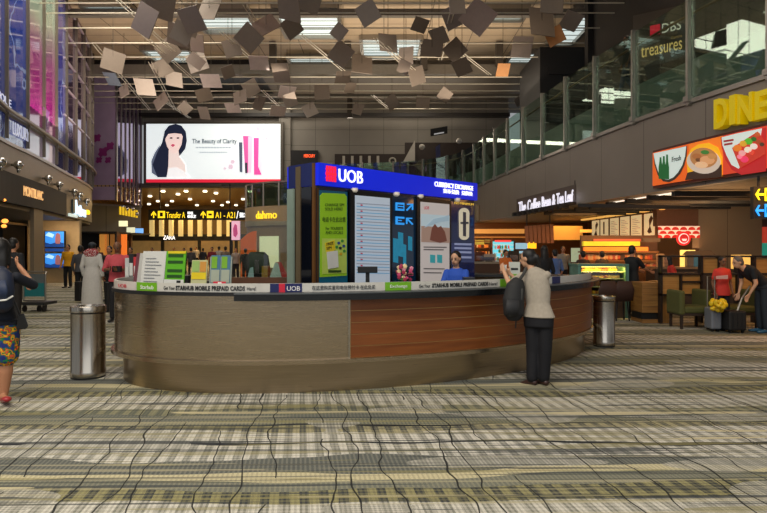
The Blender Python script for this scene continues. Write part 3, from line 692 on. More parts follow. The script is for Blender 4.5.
# ground floor shops
mb = MB(); mb.ribbon(PL,0,PL.hit(2)[0],0,2.98,-.2,-.6); mb.ribbon(PL,PL.hit(34)[0],PL.hit(43)[0],0,2.98,0,-.12); mb.ribbon(PL,PL.hit(79.5)[0],PL.hit(81.5)[0],0,2.95,0,-.4)
struct(mb,'wall_left_ground',mat('beige_pillar','81735f',.5),'beige pillars between the left shops')
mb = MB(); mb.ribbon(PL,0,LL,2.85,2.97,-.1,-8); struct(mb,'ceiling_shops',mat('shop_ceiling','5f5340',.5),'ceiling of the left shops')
mb = MB(); mb.ribbon(PL,0,PL.hit(34)[0],0,2.9,-2.2,-2.4); struct(mb,'wall_boutique',mat('boutique_dark','120e0c',.4),'dark back wall of the boutique')
mb = MB(); mb.ribbon(Curve([(XD(28,27.),27.),(XD(80,27.6),27.6)]),0,40,0,2.95,0,.15,step=60) if False else mb.prism([(XD(28,27.2),27.2),(XD(79.5,27.9),27.9),(XD(79.5,28.1),28.1),(XD(28,27.4),27.4)],lambda u,v,w: Vector((u,v,w)),0,2.85); struct(mb,'wall_shop_left',mat('shop_beige','b59f7a',.5),'warm beige wall of the shop with screens')
mb = MB(); mb.ribbon(PL,PL.hit(80)[0],LL,0,2.9,-3.2,-3.4); struct(mb,'wall_shop_dark',BLACK,'dark recess behind the curved corner')
# glowing orange logos of the boutique, built as ellipsoids
for i,(px,py,r_) in enumerate(((2,200,.14),(3,221,.22),(2,226,.18))):
    h = PL.hit(px); p = PL.at(h[0],.05); mb = MB(); mb.ell((p.x,p.y,ZD(py,h[1])),(r_*.45,.05,r_*.3)); o = mb.build('boutique_logo', mat('warm_glow','ff9a40',.4,e=2.2,var=0)); tag(o,'warm glowing lamp %s in the dark boutique window'%('highest','brightest','lowest')[i],'logo','boutique window logos')
o = MB().ribbon(PL,0,PL.hit(33)[0],2.35,2.42,-.15,-.2).build('window_rail', mat('gold_rail','8a6a3a',.3,.8)); tag(o,'thin gold rail across the dark boutique window','rail')
# two screens
def tv(py0,py1,lab):
    zz0, zz1 = ZD(py1,27.2), ZD(py0,27.2); p = Vector((XD(54,27.2),27.2))
    t = thing('wall_screen', lab, 'screen', (p.x,p.y,zz0))
    m_ = lambda u,v,w: Vector((XD(45,27.2)+u*(XD(63.5,27.2)-XD(45,27.2)), 27.25-w-.0, zz0+(zz1-zz0)*v))
    MB().rect(m_,-.03,1.03,-.04,1.04,-.12,.02).build('bezel', BLACK, t)
    MB().rect(m_,0,1,0,1,.02,.04).build('display', lit('tv_blue','2f7fd6',1.1), t)
    MB().prism([(0,0),(1,0),(1,.25),(.7,.35),(.3,.2),(0,.3)],m_,.04,.05).build('picture_shape', lit('tv_navy','123a80',.8), t)
    MB().prism([(.55,.3),(.62,.2),(.8,.2),(.85,.45),(.82,.8),(.7,.92),(.6,.85),(.56,.6)],m_,.05,.06).build('picture_figure', lit('tv_fig','8a5a60',.7), t)
    MB().prism([(0,.75),(.4,.6),(.5,.8),(.2,.95)],m_,.04,.05).build('picture_cloud', lit('tv_cloud','9ac8ee',1.1), t)
tv(231.5,247,'upper blue screen in the left shop window'); tv(253.5,267.5,'lower blue screen in the left shop window')
m_ = lambda u,v,w: Vector((XD(45,27.2)+u*(XD(63.5,27.2)-XD(45,27.2)), 27.25-w, ZD(251.5-3*v,27.2))); o = MB().rect(m_,0,1,0,1,0,.04).build('screen_divider', lit('tv_navy','123a80',.8)); tag(o,'dark blue strip between the two shop screens','panel')

# ================================================================ second left building
PX0,PY0,PX1,PY1 = -16.1,36.,-16.9,41.6
P2 = Curve([(-21,36.),(PX0,PY0),(PX1,PY1)], side=1)
if P2.at(2,.5).y > 36: P2.side = -1
c_ = 4.9
mb = MB(); mb.ribbon(P2,0,P2.L,2.6,4.45,0,-.3,step=20); mb.add([],[]); struct(mb,'wall_left_rear',seam_mat('rear_left_panels','857c6f','5c554b',2.3,40.,'XZ',.5,.2,.03),'grey panel band of the rear left building')
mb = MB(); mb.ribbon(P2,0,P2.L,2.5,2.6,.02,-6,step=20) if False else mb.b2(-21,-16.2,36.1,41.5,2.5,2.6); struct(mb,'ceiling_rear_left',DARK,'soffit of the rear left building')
fac2 = thing('rear_glass_facade','mirror-like purple glass facade of the rear left building','facade',(-18,36,4.45))
def cvx(px,d): return XD(px,d)
segA = [(-21,-19.6),(-19.6,-17.9),(-17.9,PX0)]
for a,b in segA:
    for (za,zb) in ((4.5,5.3),(5.4,12.3)):
        MB().b2(a+.05,b-.05,36.,36.05,za,zb).build('glass_pane', MIRF, fac2)
    MB().b2(b-.05,b+.05,35.92,36.08,4.4,12.3).build('mullion', ALU, fac2)
MB().ribbon(P2,0,P2.L,4.4,4.52,.06,-.05,step=20).build('transom', ALU, fac2)
MB().ribbon(P2,0,P2.L,5.28,5.4,.06,-.05,step=20).build('transom', ALU, fac2)
s_ = 4.9; nseg = 6; 
for i in range(nseg):
    a = s_+(P2.L-s_)*i/nseg; b = s_+(P2.L-s_)*(i+1)/nseg
    for (za,zb) in ((4.5,5.3),(5.4,12.3)): MB().ribbon(P2,a+.04,b-.04,za,zb,0,-.05,step=20).build('side_pane', MIRR, fac2)
    p = P2.at(b,.02); MB().box((p.x,p.y,8.4),(.08,.08,7.8)).build('mullion', ALU, fac2)
# magenta splash graphics on the panes
for (cx_,cy_,rr_) in ((97,138,5),(103,152,6),(110,146,5),(99,160,4),(108,160,4)):
    MB().prism([(cx_+rr_*(.6+.4*((i*7)%3)/2)*math.cos(i*math.pi/6), cy_+rr_*(.6+.4*((i*5)%3)/2)*math.sin(i*math.pi/6)) for i in range(12)], lambda u,v,w: W(u,v,35.95-w),0,.02).build('magenta_graphic', mat('splash_magenta','8a2f74',.3), fac2)
mb = MB(); mb.b2(-21,-16.9,38.5,38.7,0,2.55); struct(mb,'wall_left_rear_shop',mat('shop_black2','14110f',.5),'dark rear shop interior')
for i,(px,w_,c) in enumerate(((103,.22,'c08038'),(112,.12,'8a5a2a'),(122.5,.24,'ff8030'),(106.5,.1,'a06830'))):
    d_ = 37.; o = MB().b2(XD(px,d_)-w_,XD(px,d_)+w_,d_,d_+.1,.3,2.45).build('glowing_column', mat('col_glow%d'%i,c,.4,e=.7,ec=c,var=.1)); tag(o,'vertical glowing orange column %s in the rear left shop'%('leftmost','third from the left','brightest and rightmost','second from the left')[i],'light column','glowing shop columns')
# reflection of yellow lettering put in as glowing blocks on side face, small signs
ys = thing('yellow_reflection_band','yellow reflected lettering band on the rear left building corner','sign',(-16.4,38,3.9))
for i in range(7):
    a = s_+.5+i*.62; MB().rect(P2.map(a,a+.4,3.65,4.15,.02),0,1,0,1,0,.04).build('yellow_block', lit('yblock','d8b010',.8), ys)
for (a,z,c,lab) in ((.9,3.1,'e8e0b0','pale lit projecting sign on the rear left building'),(2.4,2.75,'c8c8a8','small dim projecting sign beside the rear left shops'),(4.3,2.75,'70a8e8','blue projecting sign nearest the passage')):
    p = P2.at(s_+a,.25); o = MB().box((p.x,p.y,z),(.5,.12,.34)).build('projecting_sign', mat('psign'+c,c,.4,e=1.2,ec=c,var=0)); tag(o,lab,'sign','projecting shop signs')
mb = MB(); mb.ribbon(P2,s_+.1,s_+1.2,0,2.6,-.02,-.2); mb.ribbon(P2,s_+3.2,s_+3.6,0,2.6,-.02,-.2); mb.ribbon(P2,s_+1.2,P2.L,0,2.6,-1.6,-1.7); struct(mb,'wall_left_rear_ground',mat('rear_pillar','6a4a30',.5),'brown ground-floor piers of the rear left building')
for px,py in ((123,205),(127,207),(133,207),(137,212)):
    d_ = 37.5; p = W(px,py+2,d_); o_ = MB(); o_.ell(p,(.12,.12,.12)); o = o_.build('small_fascia_lamp', CHROME, smooth='all'); tag(o,'tiny round lamp on the rear left building','floodlight','rear building lamps')
# ================================================================ rotunda shop in the middle distance
rd = thing('round_shop','round beige shop with a glass band and yellow lettering beyond the counter','shop',(-6.5,35,0))
RC = Vector((-4.2,33.5)); RR = 3.4
RCv = Curve([(RC.x+RR*math.cos(a), RC.y+RR*math.sin(a)) for a in [math.pi+i*math.pi/40-.3 for i in range(44)]], side=1)
if (RCv.at(3,.5)-RC).length < RR: RCv.side = -1
MB().ribbon(RCv,0,RCv.L,0,2.75,0,-.2).build('wall', mat('rotunda_beige','8f7a62',.5), rd)
MB().ribbon(RCv,0,RCv.L,2.75,3.75,.08,-.2).build('fascia', mat('rotunda_cream','9f9176',.5), rd)
MB().ribbon(RCv,0,RCv.L,3.75,4.95,.02,-.02).build('glass_band', BALGLASS, rd)
MB().ribbon(RCv,0,RCv.L,3.85,4.9,-.5,-.6).build('inner_wall', mat('rotunda_inner','5c5648',.5), rd)
for i in range(12):
    p = RCv.at(RCv.L*(i+.5)/12,.06); MB().box((p.x,p.y,4.35),(.07,.07,1.25)).build('post', ALU, rd)
MB().ribbon(RCv,0,RCv.L,4.92,5.0,.08,-.08).build('top_rail', ALU, rd)
hL, hR = RCv.hit(258), RCv.hit(278)
text('lettering','dahmo', RCv.map(hL[0],hR[0],3.1,3.5,.1), lit('yellow_script','f0cf30',1.2), rd, 0,.04)
wl, wr = RCv.hit(260.5), RCv.hit(279)
MB().rect(RCv.map(wl[0],wr[0],ZD(268,30),ZD(236,30),.02),0,1,0,1,0,.05).build('lit_window', mat('pale_green_glow','c8c8a0',.5,e=.8,ec='d0d0a8',sc_=1.,var=.2), rd)
OC = Curve([(-8.2+1.5*math.cos(a), 30.5+1.5*math.sin(a)*.8) for a in [math.pi*(.95)+i*math.pi/16 for i in range(18)]], side=1)
ow = MB(); d_=29.; xL, xR = XD(238,d_), XD(256,d_)
vs=[];fs=[]
for i in range(13):
    u=i/12; x=xL+(xR-xL)*u; y=d_+.5-.5*math.sin(math.pi*u*.5)*1.; h=ZD(240-9*math.sin(u*math.pi*.5),d_)
    vs+=[(x,y,0),(x,y,h),(x,y+.2,h),(x,y+.2,0)]
for i in range(12):
    for k_ in range(4): fs.append((i*4+k_,i*4+(k_+1)%4,(i+1)*4+(k_+1)%4,(i+1)*4+k_))
fs+=[(3,2,1,0),(48,49,50,51)]
ow.add(vs,fs); o=ow.build('orange_curved_wall', mat('orange_panel','e0601c',.45,e=.25,ec='e0601c',sc_=1.)); tag(o,'bright orange curved partition left of the round shop','partition')
o = MB().b2(XD(231.5,33),XD(240,33),33,33.1,ZD(240,33),ZD(221,33)).build('pink_poster', lit('pinkp','d8a8bc',.8)); tag(o,'pale pink lit poster left of the orange partition','poster')
MB().prism([(.2,.2),(.5,.1),(.8,.3),(.7,.8),(.4,.9),(.15,.6)], lambda u,v,w: Vector((XD(232+7*u,32.95),32.98-w,ZD(239-17*v,32.95))),0,.03).build('flower_print', lit('pinkq','b04878',.6), o)
o = MB().b2(XD(229.5,33),XD(231.5,33),33,33.3,0,ZD(222,33)).build('signpost', BLACK); tag(o,'black post beside the pale pink poster','post')
# ================================================================ the oval counter
EC = Vector((-.0, 8.95)); Sxx, Sxy, Syy = 11.6, 3.8, 6.2
A11 = math.sqrt(Sxx); A21 = Sxy/A11; A22 = math.sqrt(Syy-A21*A21)
def ellc(off=0., n=200):
    base = [Vector((EC.x+A11*math.cos(a), EC.y+A21*math.cos(a)+A22*math.sin(a))) for a in [-math.pi/2-1.2+2*math.pi*i/n for i in range(n+1)]]
    return base
# start the parameter at the hidden far side
n_ = 240; pts = []
for i in range(n_+1):
    a = math.pi*.75 + 2*math.pi*i/n_; pts.append((EC.x+A11*math.cos(a), EC.y+A21*math.cos(a)+A22*math.sin(a)))
CT = Curve(pts, side=1)
if (CT.at(5,.5)-EC).length < (CT.at(5,0)-EC).length: CT.side = -1
CTL = CT.L
cn = thing('currency_counter','long oval service counter of brushed steel with brown slatted wood on the right','counter',(EC.x,EC.y,0))
MB().ribbon(CT,0,CTL,0,.335,-.10,-.22,step=.12).build('plinth', DSTEEL, cn, smooth=True)
MB().ribbon(CT,0,CTL,.335,.38,.04,-.2,step=.12).build('bottom_lip', STEEL, cn, smooth=True)
sW = CT.hit(349)[0]; sE = CT.hit(590)
sR = sE[0] if sE else CT.hit(588)[0]
s_tip = max(range(240), key=lambda i: CT.p[i].x); s_tip = CT.l[s_tip]
sWend = s_tip+1.2
lo_, hi_ = (sW, sWend) if sWend > sW else (sWend, sW)
MB().ribbon(CT,0,lo_,.38,1.12,0,-.08,step=.12).ribbon(CT,hi_,CTL,.36,1.12,0,-.08,step=.12).build('steel_body', STEEL, cn, smooth=True)
MB().ribbon(CT,lo_,hi_,.38,1.08,.0,-.08,step=.12).build('wood_backing', mat('seam_tan','b08a50',.5), cn, smooth=True)
WOOD = wood_mat('brown_wood_slat','6b3711','854a1c','H',.38)
for i in range(5):
    z = .385+i*.131; MB().ribbon(CT,lo_+.02,hi_,z,z+.122,.006,-.03,step=.12).build('wood_slat', WOOD, cn, smooth=True)
MB().ribbon(CT,lo_-.012,lo_+.012,.36,1.05,.012,-.03,step=.1).build('edge_trim', STEELV, cn)
MB().ribbon(CT,0,CTL,1.08,1.12,.03,-.62,step=.12).build('worktop', mat('worktop_black','17181b',.55), cn, smooth=True)
sl0 = CT.hit(237)[0]; a_,b_ = (sl0,hi_) if sl0 < hi_ else (hi_,sl0)
MB().ribbon(CT,a_,b_,1.035,1.105,.13,-.02,step=.12).build('dark_ledge', mat('ledge_dark','0f1214',.22,coat=.4), cn, smooth=True)
MB().ribbon(CT,a_,b_,1.105,1.118,.135,-.02,step=.12).build('ledge_edge', mat('ledge_top','6a6e70',.3,.6), cn, smooth=True)
s_left = CT.l[min(range(240), key=lambda i: CT.p[i].x)]; MB().ribbon(CT,min(s_left,s_tip)-(1.2 if s_left<s_tip else -.3),max(s_left,s_tip)+(-.3 if s_left<s_tip else 1.2),1.118,1.215,.0,-.02,step=.12).build('advertising_strip', mat('strip_white_vinyl','c9c7bf',.35), cn, smooth=True); ST=[o for o in bpy.data.objects if o.name=='advertising_strip'][0]
def smap(p0,p1,z0=1.128,z1=1.205,off=.002): return CT.map(CT.hit(p0)[0],CT.hit(p1)[0],z0,z1,off)
def spatch(p0,p1,name,m,z0=1.12,z1=1.214,w=.003):
    mp = smap(p0,p1,z0,z1); n=8; mb=MB()
    for i in range(n): mb.rect(mp,i/n,(i+1)/n,0,1,0,w)
    return mb.build(name,m,ST)
GRN = mat('leaf_green','6fae1e',.4,var=.05); NAVY = mat('navy_print','1a2258',.35,var=.05); REDP = mat('red_print','c8203a',.4,var=.05); INK = mat('ink_black','16181c',.5,var=0)
WPR = mat('white_print','f0f0ee',.4,var=0)
spatch(137,157,'green_label',GRN); spatch(270,302,'navy_label',NAVY); spatch(279,285,'red_emblem',REDP,w=.005)
text('lettering','UOB',smap(287,300,1.135,1.185,.006),WPR,ST,0,.003)
spatch(385,411,'green_label',GRN); text('lettering','Exchange',smap(390,407,1.14,1.185,.006),WPR,ST,0,.003); text('lettering','Starhub',smap(141,154,1.14,1.185,.006),WPR,ST,0,.003)
text('lettering','Get Your',smap(164,175,1.142,1.18,.003),INK,ST,0,.003)
text('lettering','STARHUB MOBILE PREPAID CARDS',smap(176,245,1.137,1.188,.003),INK,ST,0,.004,bold=.035)
text('lettering','Here!',smap(247,256,1.142,1.18,.003),INK,ST,0,.003)
text('lettering','在这里购买星和电信预付卡 在此处买',smap(312,375,1.14,1.188,.003),INK,ST,0,.003)
text('lettering','Get Your',smap(419,430,1.142,1.18,.003),INK,ST,0,.003)
text('lettering','STARHUB MOBILE PREPAID CARDS',smap(432,488,1.14,1.188,.003),INK,ST,0,.004,bold=.035)
text('lettering','Here!',smap(489,497,1.142,1.18,.003),INK,ST,0,.003)
spatch(112,136,'white_label',mat('pinkish_print','cfc6bf',.4)); text('lettering','UOB',smap(119,127,1.142,1.18,.006),REDP,ST,0,.003)
spatch(552,560,'navy_label',NAVY); spatch(500,508,'green_label',GRN)
# ================================================================ kiosk tower
T0 = Vector((-.9,8.0)); T1 = Vector((1.6,10.56)); TL = (T1-T0).length; td = (T1-T0)/TL; tn = Vector((td.y,-td.x))
if tn.y > 0: tn = -tn
TZ = 2.74
tw = thing('currency_exchange_kiosk','dark blue currency exchange kiosk with bright blue UOB header inside the counter','kiosk',(T0.x+td.x*TL/2,T0.y+td.y*TL/2,0))
tmap = lambda u,v,w: Vector((T0.x+td.x*u+tn.x*w, T0.y+td.y*u+tn.y*w, v))
def tu(px):
    k=(px-CX)/F; t=(k*T0.y-T0.x)/(td.x-k*td.y); return t
def tuv(px,py): u=tu(px); d=T0.y+td.y*u; return (u, ZD(py,d))
DEP = .62
NAV = mat('kiosk_navy','0b1838',.18,coat=.6); NAVB = mat('kiosk_black_glass','0a0e18',.08,coat=.6)
MB().rect(tmap,0,TL,0,TZ,-DEP,0).build('body', NAV, tw)
hd = MB().rect(tmap,-.01,TL+.02,2.44,TZ,-DEP-.01,.06).build('header', mat('header_blue','0a28d8',.35,e=.40,ec='0620e0',var=.03), tw)
PAR=[tw]
def tp(pts,name,m,w,t=.008): return MB().prism([tuv(*p) for p in pts],tmap,w,w+t).build(name,m,PAR[0])
def tquad(p0,p1,yt0,yb0,yt1,yb1,name,m,w=.01,t=.01): return tp([(p0,yb0),(p1,yb1),(p1,yt1),(p0,yt0)],name,m,w,t)
# UOB emblem + letters on header
hdr = lambda px0,px1,z0,z1,w0=.062: (lambda u,v,w: tmap(tu(px0)+(tu(px1)-tu(px0))*u, z0+(z1-z0)*v, w0+w))
RDL = lit('uob_red','e8203c',.75); WHL = lit('uob_white','ffffff',1.0)
e_ = hdr(322.5,333,2.50,2.71)
for a in (.05,.30,.55,.80): MB().rect(e_,a,a+.17,0,1,0,.012).build('emblem_bar', RDL, hd)
MB().rect(e_,0,1,.42,.58,0,.014).build('emblem_bar', RDL, hd); MB().rect(e_,0,1,.18,.24,0,.014).build('emblem_bar', RDL, hd); MB().rect(e_,0,1,.76,.82,0,.014).build('emblem_bar', RDL, hd)
text('lettering','UOB',hdr(335.5,359.5,2.515,2.69),WHL,hd,0,.015)
text('lettering','CURRENCY EXCHANGE',hdr(431.5,470,2.60,2.68),WHL,hd,0,.012)
text('lettering','货币兑换  兑换处',hdr(440,469.5,2.505,2.58),WHL,hd,0,.012)
# panels on the face
tquad(316.2,318,188,283,188,283,'left_strip',mat('amber_edge','5a4022',.3,.5))
tquad(318,346.5,190,284,192,283,'poster_backing',mat('aqua_glow','12445c',.2,e=.12,ec='1a7a98'))
GP=tp([(318.3,277),(345,275.5),(345,197),(343,194),(321,193),(318.3,196)],'green_poster',mat('poster_green','86b41c',.4,e=.12,ec='86b41c',var=.05),.03)
BLK = mat('frame_black','0a0a0c',.25)
tquad(347.5,389.5,190,284,194.5,284,'rate_board_frame',BLK,.01,.05)
PAR[0]=tquad(352,386.5,195.5,283,198.5,283,'rate_board',lit('board_white','aab6c4',.42),.062)
for i in range(24):
    y = 203+i*3.0
    tquad(353,386,y,y+.9,y+2.3-(y-200)*.02,y+3.1-(y-200)*.02,'rate_row',lit('row_a','5d92b4',.5) if i%2 else lit('row_b','7c8390',.5),.073,.003)
    if i%2: tquad(357,359,y-1.4,y,y-1.2,y+.2,'currency_dot',lit('dot_a',('d04050','3050a0','2a2a34')[i%3] if False else 'a03048',.4),.073,.003)
PAR[0]=tw
PAR[0]=tquad(389.5,414.5,195,284,198,284,'arrow_panel',mat('arrow_panel','082036',.1,e=.06,ec='0a5080',coat=.6),.01)
CY = lit('cyan_glow','2a8ad8',.9)
tquad(394,402.5,202.5,210.5,203,211,'pictogram_frame',CY,.03); tquad(395.5,401,204.5,208.5,205,209,'pictogram_inner',NAV,.042)
tquad(395.5,401,206,207,206.4,207.4,'pictogram_inner',CY,.05)
tp([(404.5,210),(409.5,205),(405.5,205),(405.5,203.8),(411.5,203.8),(411.5,210),(410.3,210),(410.3,206),(405.5,211)],'arrow',CY,.03)
tquad(394,402.5,216.5,224.5,217,225,'pictogram_frame',CY,.03); tquad(395.8,402.5,218.5,222.5,219,223,'pictogram_inner',NAV,.042); tquad(395.8,399,220,221,220.2,221.2,'pictogram_inner',CY,.05)
tp([(411.5,224),(406.5,219),(410.5,219),(410.5,217.8),(404.5,217.8),(404.5,224),(405.7,224),(405.7,220),(410.5,225)],'arrow',CY,.03)
for (a,b,c,d_) in ((392,397,238,262),(397,402,232,256),(402,405,244,270),(407,411,236,250)):
    tquad(a,b,c,d_,c+1,d_+1,'cyan_shard',mat('shard%d'%a,'1a6a88',.15,e=.35,ec='1f9ac0',sc_=14,var=.6),.022,.004)
PAR[0]=tw
tquad(414.5,448.5,197,284,201,284,'photo_frame',BLK,.01,.05)
PAR[0]=tquad(417.5,446,202,282,204.5,282,'photo_poster',lit('poster_grey','b3aba8',.5),.062)
tquad(417.5,446,214,232,216,233,'sky_print',lit('print_sky','a3b4bc',.5),.073,.003)
tquad(417.5,446,226,242,228,243,'shore_print',lit('print_shore','9a7f72',.4),.077,.003)
tp([(426,240),(428,228),(431,224),(434,228),(437,226),(441,232),(443,241),(436,243)],'people_print',lit('print_people','6e4238',.35),.081,.003)
tp([(420,228),(430,219),(440,217),(445,215),(445,221),(436,222),(428,225)],'sea_print',lit('print_sea','8fa6b4',.5),.079,.003)
for a in (426.5,433.5): tquad(a,a+5,254.5,262.5,255,263,'teal_square',lit('teal_sq','2f8a92',.5),.075,.003)
text('lettering','UOB',lambda u,v,w: tmap(*[*tuv(420.5+5*u,209.5-3*v)],.074+w),lit('red_small','a83040',.4),PAR[0],0,.003)
for (y,x1) in ((246.5,443),(249,440),(268,441),(272,438)): tquad(420,x1,y,y+1,y+.3,y+1.3,'print_line',lit('print_ink','4a4648',.3),.075,.003)
PAR[0]=tw
PAR[0]=tquad(448.5,473.5,201,284,204,284,'right_panel',mat('right_navy','101c4c',.15,e=.06,ec='20307a',coat=.5),.01)
text('lettering','NO MINIMUM',hdr(453,472,2.345,2.385,.03),lit('gold_small','d8b040',.7),PAR[0],0,.006)
tp([tuple(p) for p in [(456+0,211)]+[(462.5+5.2*math.sin(a),(213 if math.cos(a)>0 else 235)-5*math.cos(a)) for a in [i*math.pi/8 for i in range(-7,9)]]][1:],'oval_badge',lit('oval_cream','c3baa2',.55),.03)
tquad(461,464,212,236,212.5,236.5,'badge_mark',lit('oval_ink','3a3a44',.3),.042,.003); tquad(458.5,466.5,222,224,222,224,'badge_mark',lit('oval_ink','3a3a44',.3),.042,.003)
for y in (243,247,251,256): tquad(453,470,y,y+2,y+.5,y+2.5,'panel_text_line',lit('faint_blue','8a94b8',.4),.03,.003)
tquad(450,473,243,262,243.5,262.5,'text_backing',lit('text_back','39446e',.25),.022,.003)
PAR[0]=tw
# header downlights
for px in (352,394,418,455):
    u=tu(px); mb=MB(); c=tmap(u,2.42,.05); mb.lathe((c.x,c.y,2.385),[(.03,0),(.05,.02),(.05,.06)],14); mb.build('spotlight',mat('kiosk_spot','e8dcc8',.3,e=.15,var=0),tw)
# green poster print
def gtext(s,px0,px1,y0,y1,m=None,w=.042): return text('lettering',s,lambda u,v,ww: tmap(*tuv(px0+(px1-px0)*u, y1+(y0-y1)*v), w+ww), m or mat('poster_ink','2c4a12',.5), GP, 0,.003)
PAR[0]=GP
gtext('CHANGE SIM\nSOLD HERE!',323,342,203.5,210.5); gtext('电话卡在此出售',320.5,343.5,217,222); gtext('For TOURISTS\nAND LOCALS',323.5,341,227,234)
tquad(320,344.5,238.5,274,238.5,273,'poster_lower',mat('poster_lime','b6cf5a',.4),.042,.003)
tp([(322.5,243),(332,240),(333,250),(324,254)],'yellow_flyer',mat('flyer_yellow','d6c21e',.4),.047,.004)
tp([(324,252),(335,250.5),(336,267),(325.5,269)],'white_flyer',mat('flyer_white','d5d6d0',.4),.052,.004)
text('lettering','FREE\nSIM',lambda u,v,w: tmap(*tuv(324+7*u,250-7*v-1.5*u),.052+w),INK,GP,0,.003)
for i,(x,y,c) in enumerate(((336.5,243,'2a4a8a'),(340,241,'3a8a3a'),(341.5,246,'2a4a8a'),(338,248,'222222'),(342,251,'3a8a3a'),(338.5,254,'c8a020'),(334.5,247,'3a8a3a'))):
    tp([(x+1.5*math.cos(a),y+1.5*math.sin(a)) for a in [j*math.pi/4 for j in range(8)]],'phone_icon',mat('icon'+c,c,.4,var=0),.047,.003)
tquad(326,339,270,272.5,270,272.3,'poster_stamp',mat('poster_ink','2c4a12',.5),.047,.003)
PAR[0]=tw
# side (left end) of kiosk: facing left-forward
sd = -tn   # pointing backwards
smp2 = lambda u,v,w: Vector((T0.x+sd.x*u-td.x*w, T0.y+sd.y*u-td.y*w, v))
def su(px):
    k=(px-CX)/F; return (k*T0.y-T0.x)/(sd.x-k*sd.y)
for (p0,p1,z0,z1,nm,m) in ((289.6,315,2.44,TZ+.01,'side_header',mat('side_blue','0f1c5a',.25,coat=.3)),(297.2,302,0,TZ-.02,'side_post',mat('bronze_post','7a6a52',.35,.5)),(313.7,316,0,TZ,'corner_edge',mat('copper_edge','8a5f34',.3,.6)),(303,313,0,2.42,'side_glass',NAVB)):
    MB().rect(smp2,su(p1),su(p0),z0,z1,0,.03 if 'header' not in nm else .02).build(nm,m,tw)
o = MB().rect(smp2,su(297),su(291),.8,2.42,.04,.07).build('side_screen_glass', mat('pale_green_glass','8fa398',.15,.2,coat=.5), tw)
# low partition behind left part of counter
o = thing('desk_partition','low brown desk edge with clear screen left of the kiosk','partition',(-2.0,8.7,0))
MB().b2(XD(226,8.8),XD(291,8.8),8.75,8.8,.9,1.17).build('desk_edge', mat('desk_brown','5a3a26',.4), o)
MB().b2(XD(226,8.8),XD(291,8.8),8.8,9.35,1.09,1.12).build('desk_top', mat('desk_brown','5a3a26',.4), o); MB().b2(XD(226,8.8)+.05,XD(226,8.8)+.1,8.8,9.3,0,1.09).build('desk_leg', BLACK, o); MB().b2(XD(291,8.8)-.1,XD(291,8.8)-.05,8.8,9.3,0,1.09).build('desk_leg', BLACK, o)
MB().b2(XD(240,8.9),XD(291,8.9),8.88,8.9,1.1,2.0).build('clear_screen', CLEARGLASS, o)
# ---- things on the counter
def pz(px,py,d): return W(px,py,d)
def onc(px, off=-.12):
    c = CT.offset(off); return c.at(c.hit(px)[0],0)
CZ = 1.12
def rot2(p, q): t=(Vector(q)-Vector(p)); return math.atan2(t.y,t.x)
def panel_stand(name,label,px0,px1,py0,m,off=-.12,lean=-.12,extra=None,cat='brochure holder',group=None):
    a = onc(px0,off); b = onc(px1,off); L=(b-a).length; ang=math.atan2((b-a).y,(b-a).x)
    d=(a.y+b.y)/2; h = ZD(py0,d)-CZ
    t = thing(name,label,cat,((a.x+b.x)/2,(a.y+b.y)/2,CZ),ang,group)
    R = Matrix.Rotation(lean,4,'X'); R3=R.to_3x3()
    mb=MB(); mb.box(R3@Vector((0,0,h/2)),(L,.012,h),R); mb.build('board',m,t,world=False)
    mb=MB(); mb.box((0,.05,.012),(L*.9,.13,.02)); mb.box((0,.09,h*.3),(L*.3,.012,h*.6),Matrix.Rotation(.35,4,'X')); mb.build('foot',WHITE,t,world=False)
    mp=lambda u,v,w: R3@Vector((-L/2+u*L,-.007-w,v*h))
    return t,mp
def tx(t,mp,name,m,u0,u1,v0,v1,w=.002,th=.003):
    vs=MB().rect(lambda u,v,ww: mp(u0+(u1-u0)*u,v0+(v1-v0)*v,ww),0,1,0,1,w,w+th); return vs.build(name,m,t,world=False)
PW = mat('paper_white','cfd0cc',.5,var=.04)
t,mp=panel_stand('notice_board','white printed notice board at the left end of the counter top','%d'%137 and 140,163,251,PW,cat='notice')
for i in range(9): tx(t,mp,'print_line',mat('grey_ink','8c8f94',.5),.15,.85-(i%3)*.12,.12+i*.085,.14+i*.085)
t,mp=panel_stand('maroon_brochure','white and maroon brochure left of the white notice board',133,141,253,mat('maroon_print','7a4450',.5),-.2,cat='brochure')
tx(t,mp,'white_stripe',PW,.5,1,0,1)
t,mp=panel_stand('green_poster_stand','bright green printed counter poster beside the white notice board',164,183.5,251,mat('bright_green','58a81c',.4,var=.04),cat='poster')
for v in (.88,.72,.5,.36): tx(t,mp,'print_line',mat('dark_green_ink','1c4a10',.5),.12,.88,v-.03,v+.04)
tx(t,mp,'white_patch',PW,.0,1,.10,.28); tx(t,mp,'dark_figure',INK,.65,.85,.08,.26,.006); tx(t,mp,'yellow_top',mat('flyer_yellow','d6c21e',.4),.1,1,.94,1.0)
t,mp=panel_stand('yellow_leaflet_holder','small holder of yellow and cream leaflets on the counter',190.5,206,260,mat('cream_leaflet','b9b98a',.5),cat='brochure holder')
tx(t,mp,'yellow_band',mat('leaflet_yellow','d8c018',.4),.03,.97,.38,.6); tx(t,mp,'orange_picture',mat('orange_print','c08838',.5),.55,.95,.62,.95); tx(t,mp,'green_picture',mat('soft_green','8fae60',.5),.05,.5,.62,.97); tx(t,mp,'dark_text',INK,.1,.9,.12,.22)
t,mp=panel_stand('leaflet_rack','clear rack with two green and blue leaflets and a red front label',209,231,256.5,mat('rack_grey','8d958c',.4),cat='brochure holder')
for u in (.06,.52):
    tx(t,mp,'leaflet',mat('leaf_blue','3f6a88',.4),u,u+.42,.1,1.04); tx(t,mp,'green_cover',mat('leaf_green2','6da020',.4),u+.02,u+.28,.66,1.0,.006); tx(t,mp,'grey_cover',mat('leaf_grey','98a090',.4),u+.02,u+.4,.25,.62,.006)
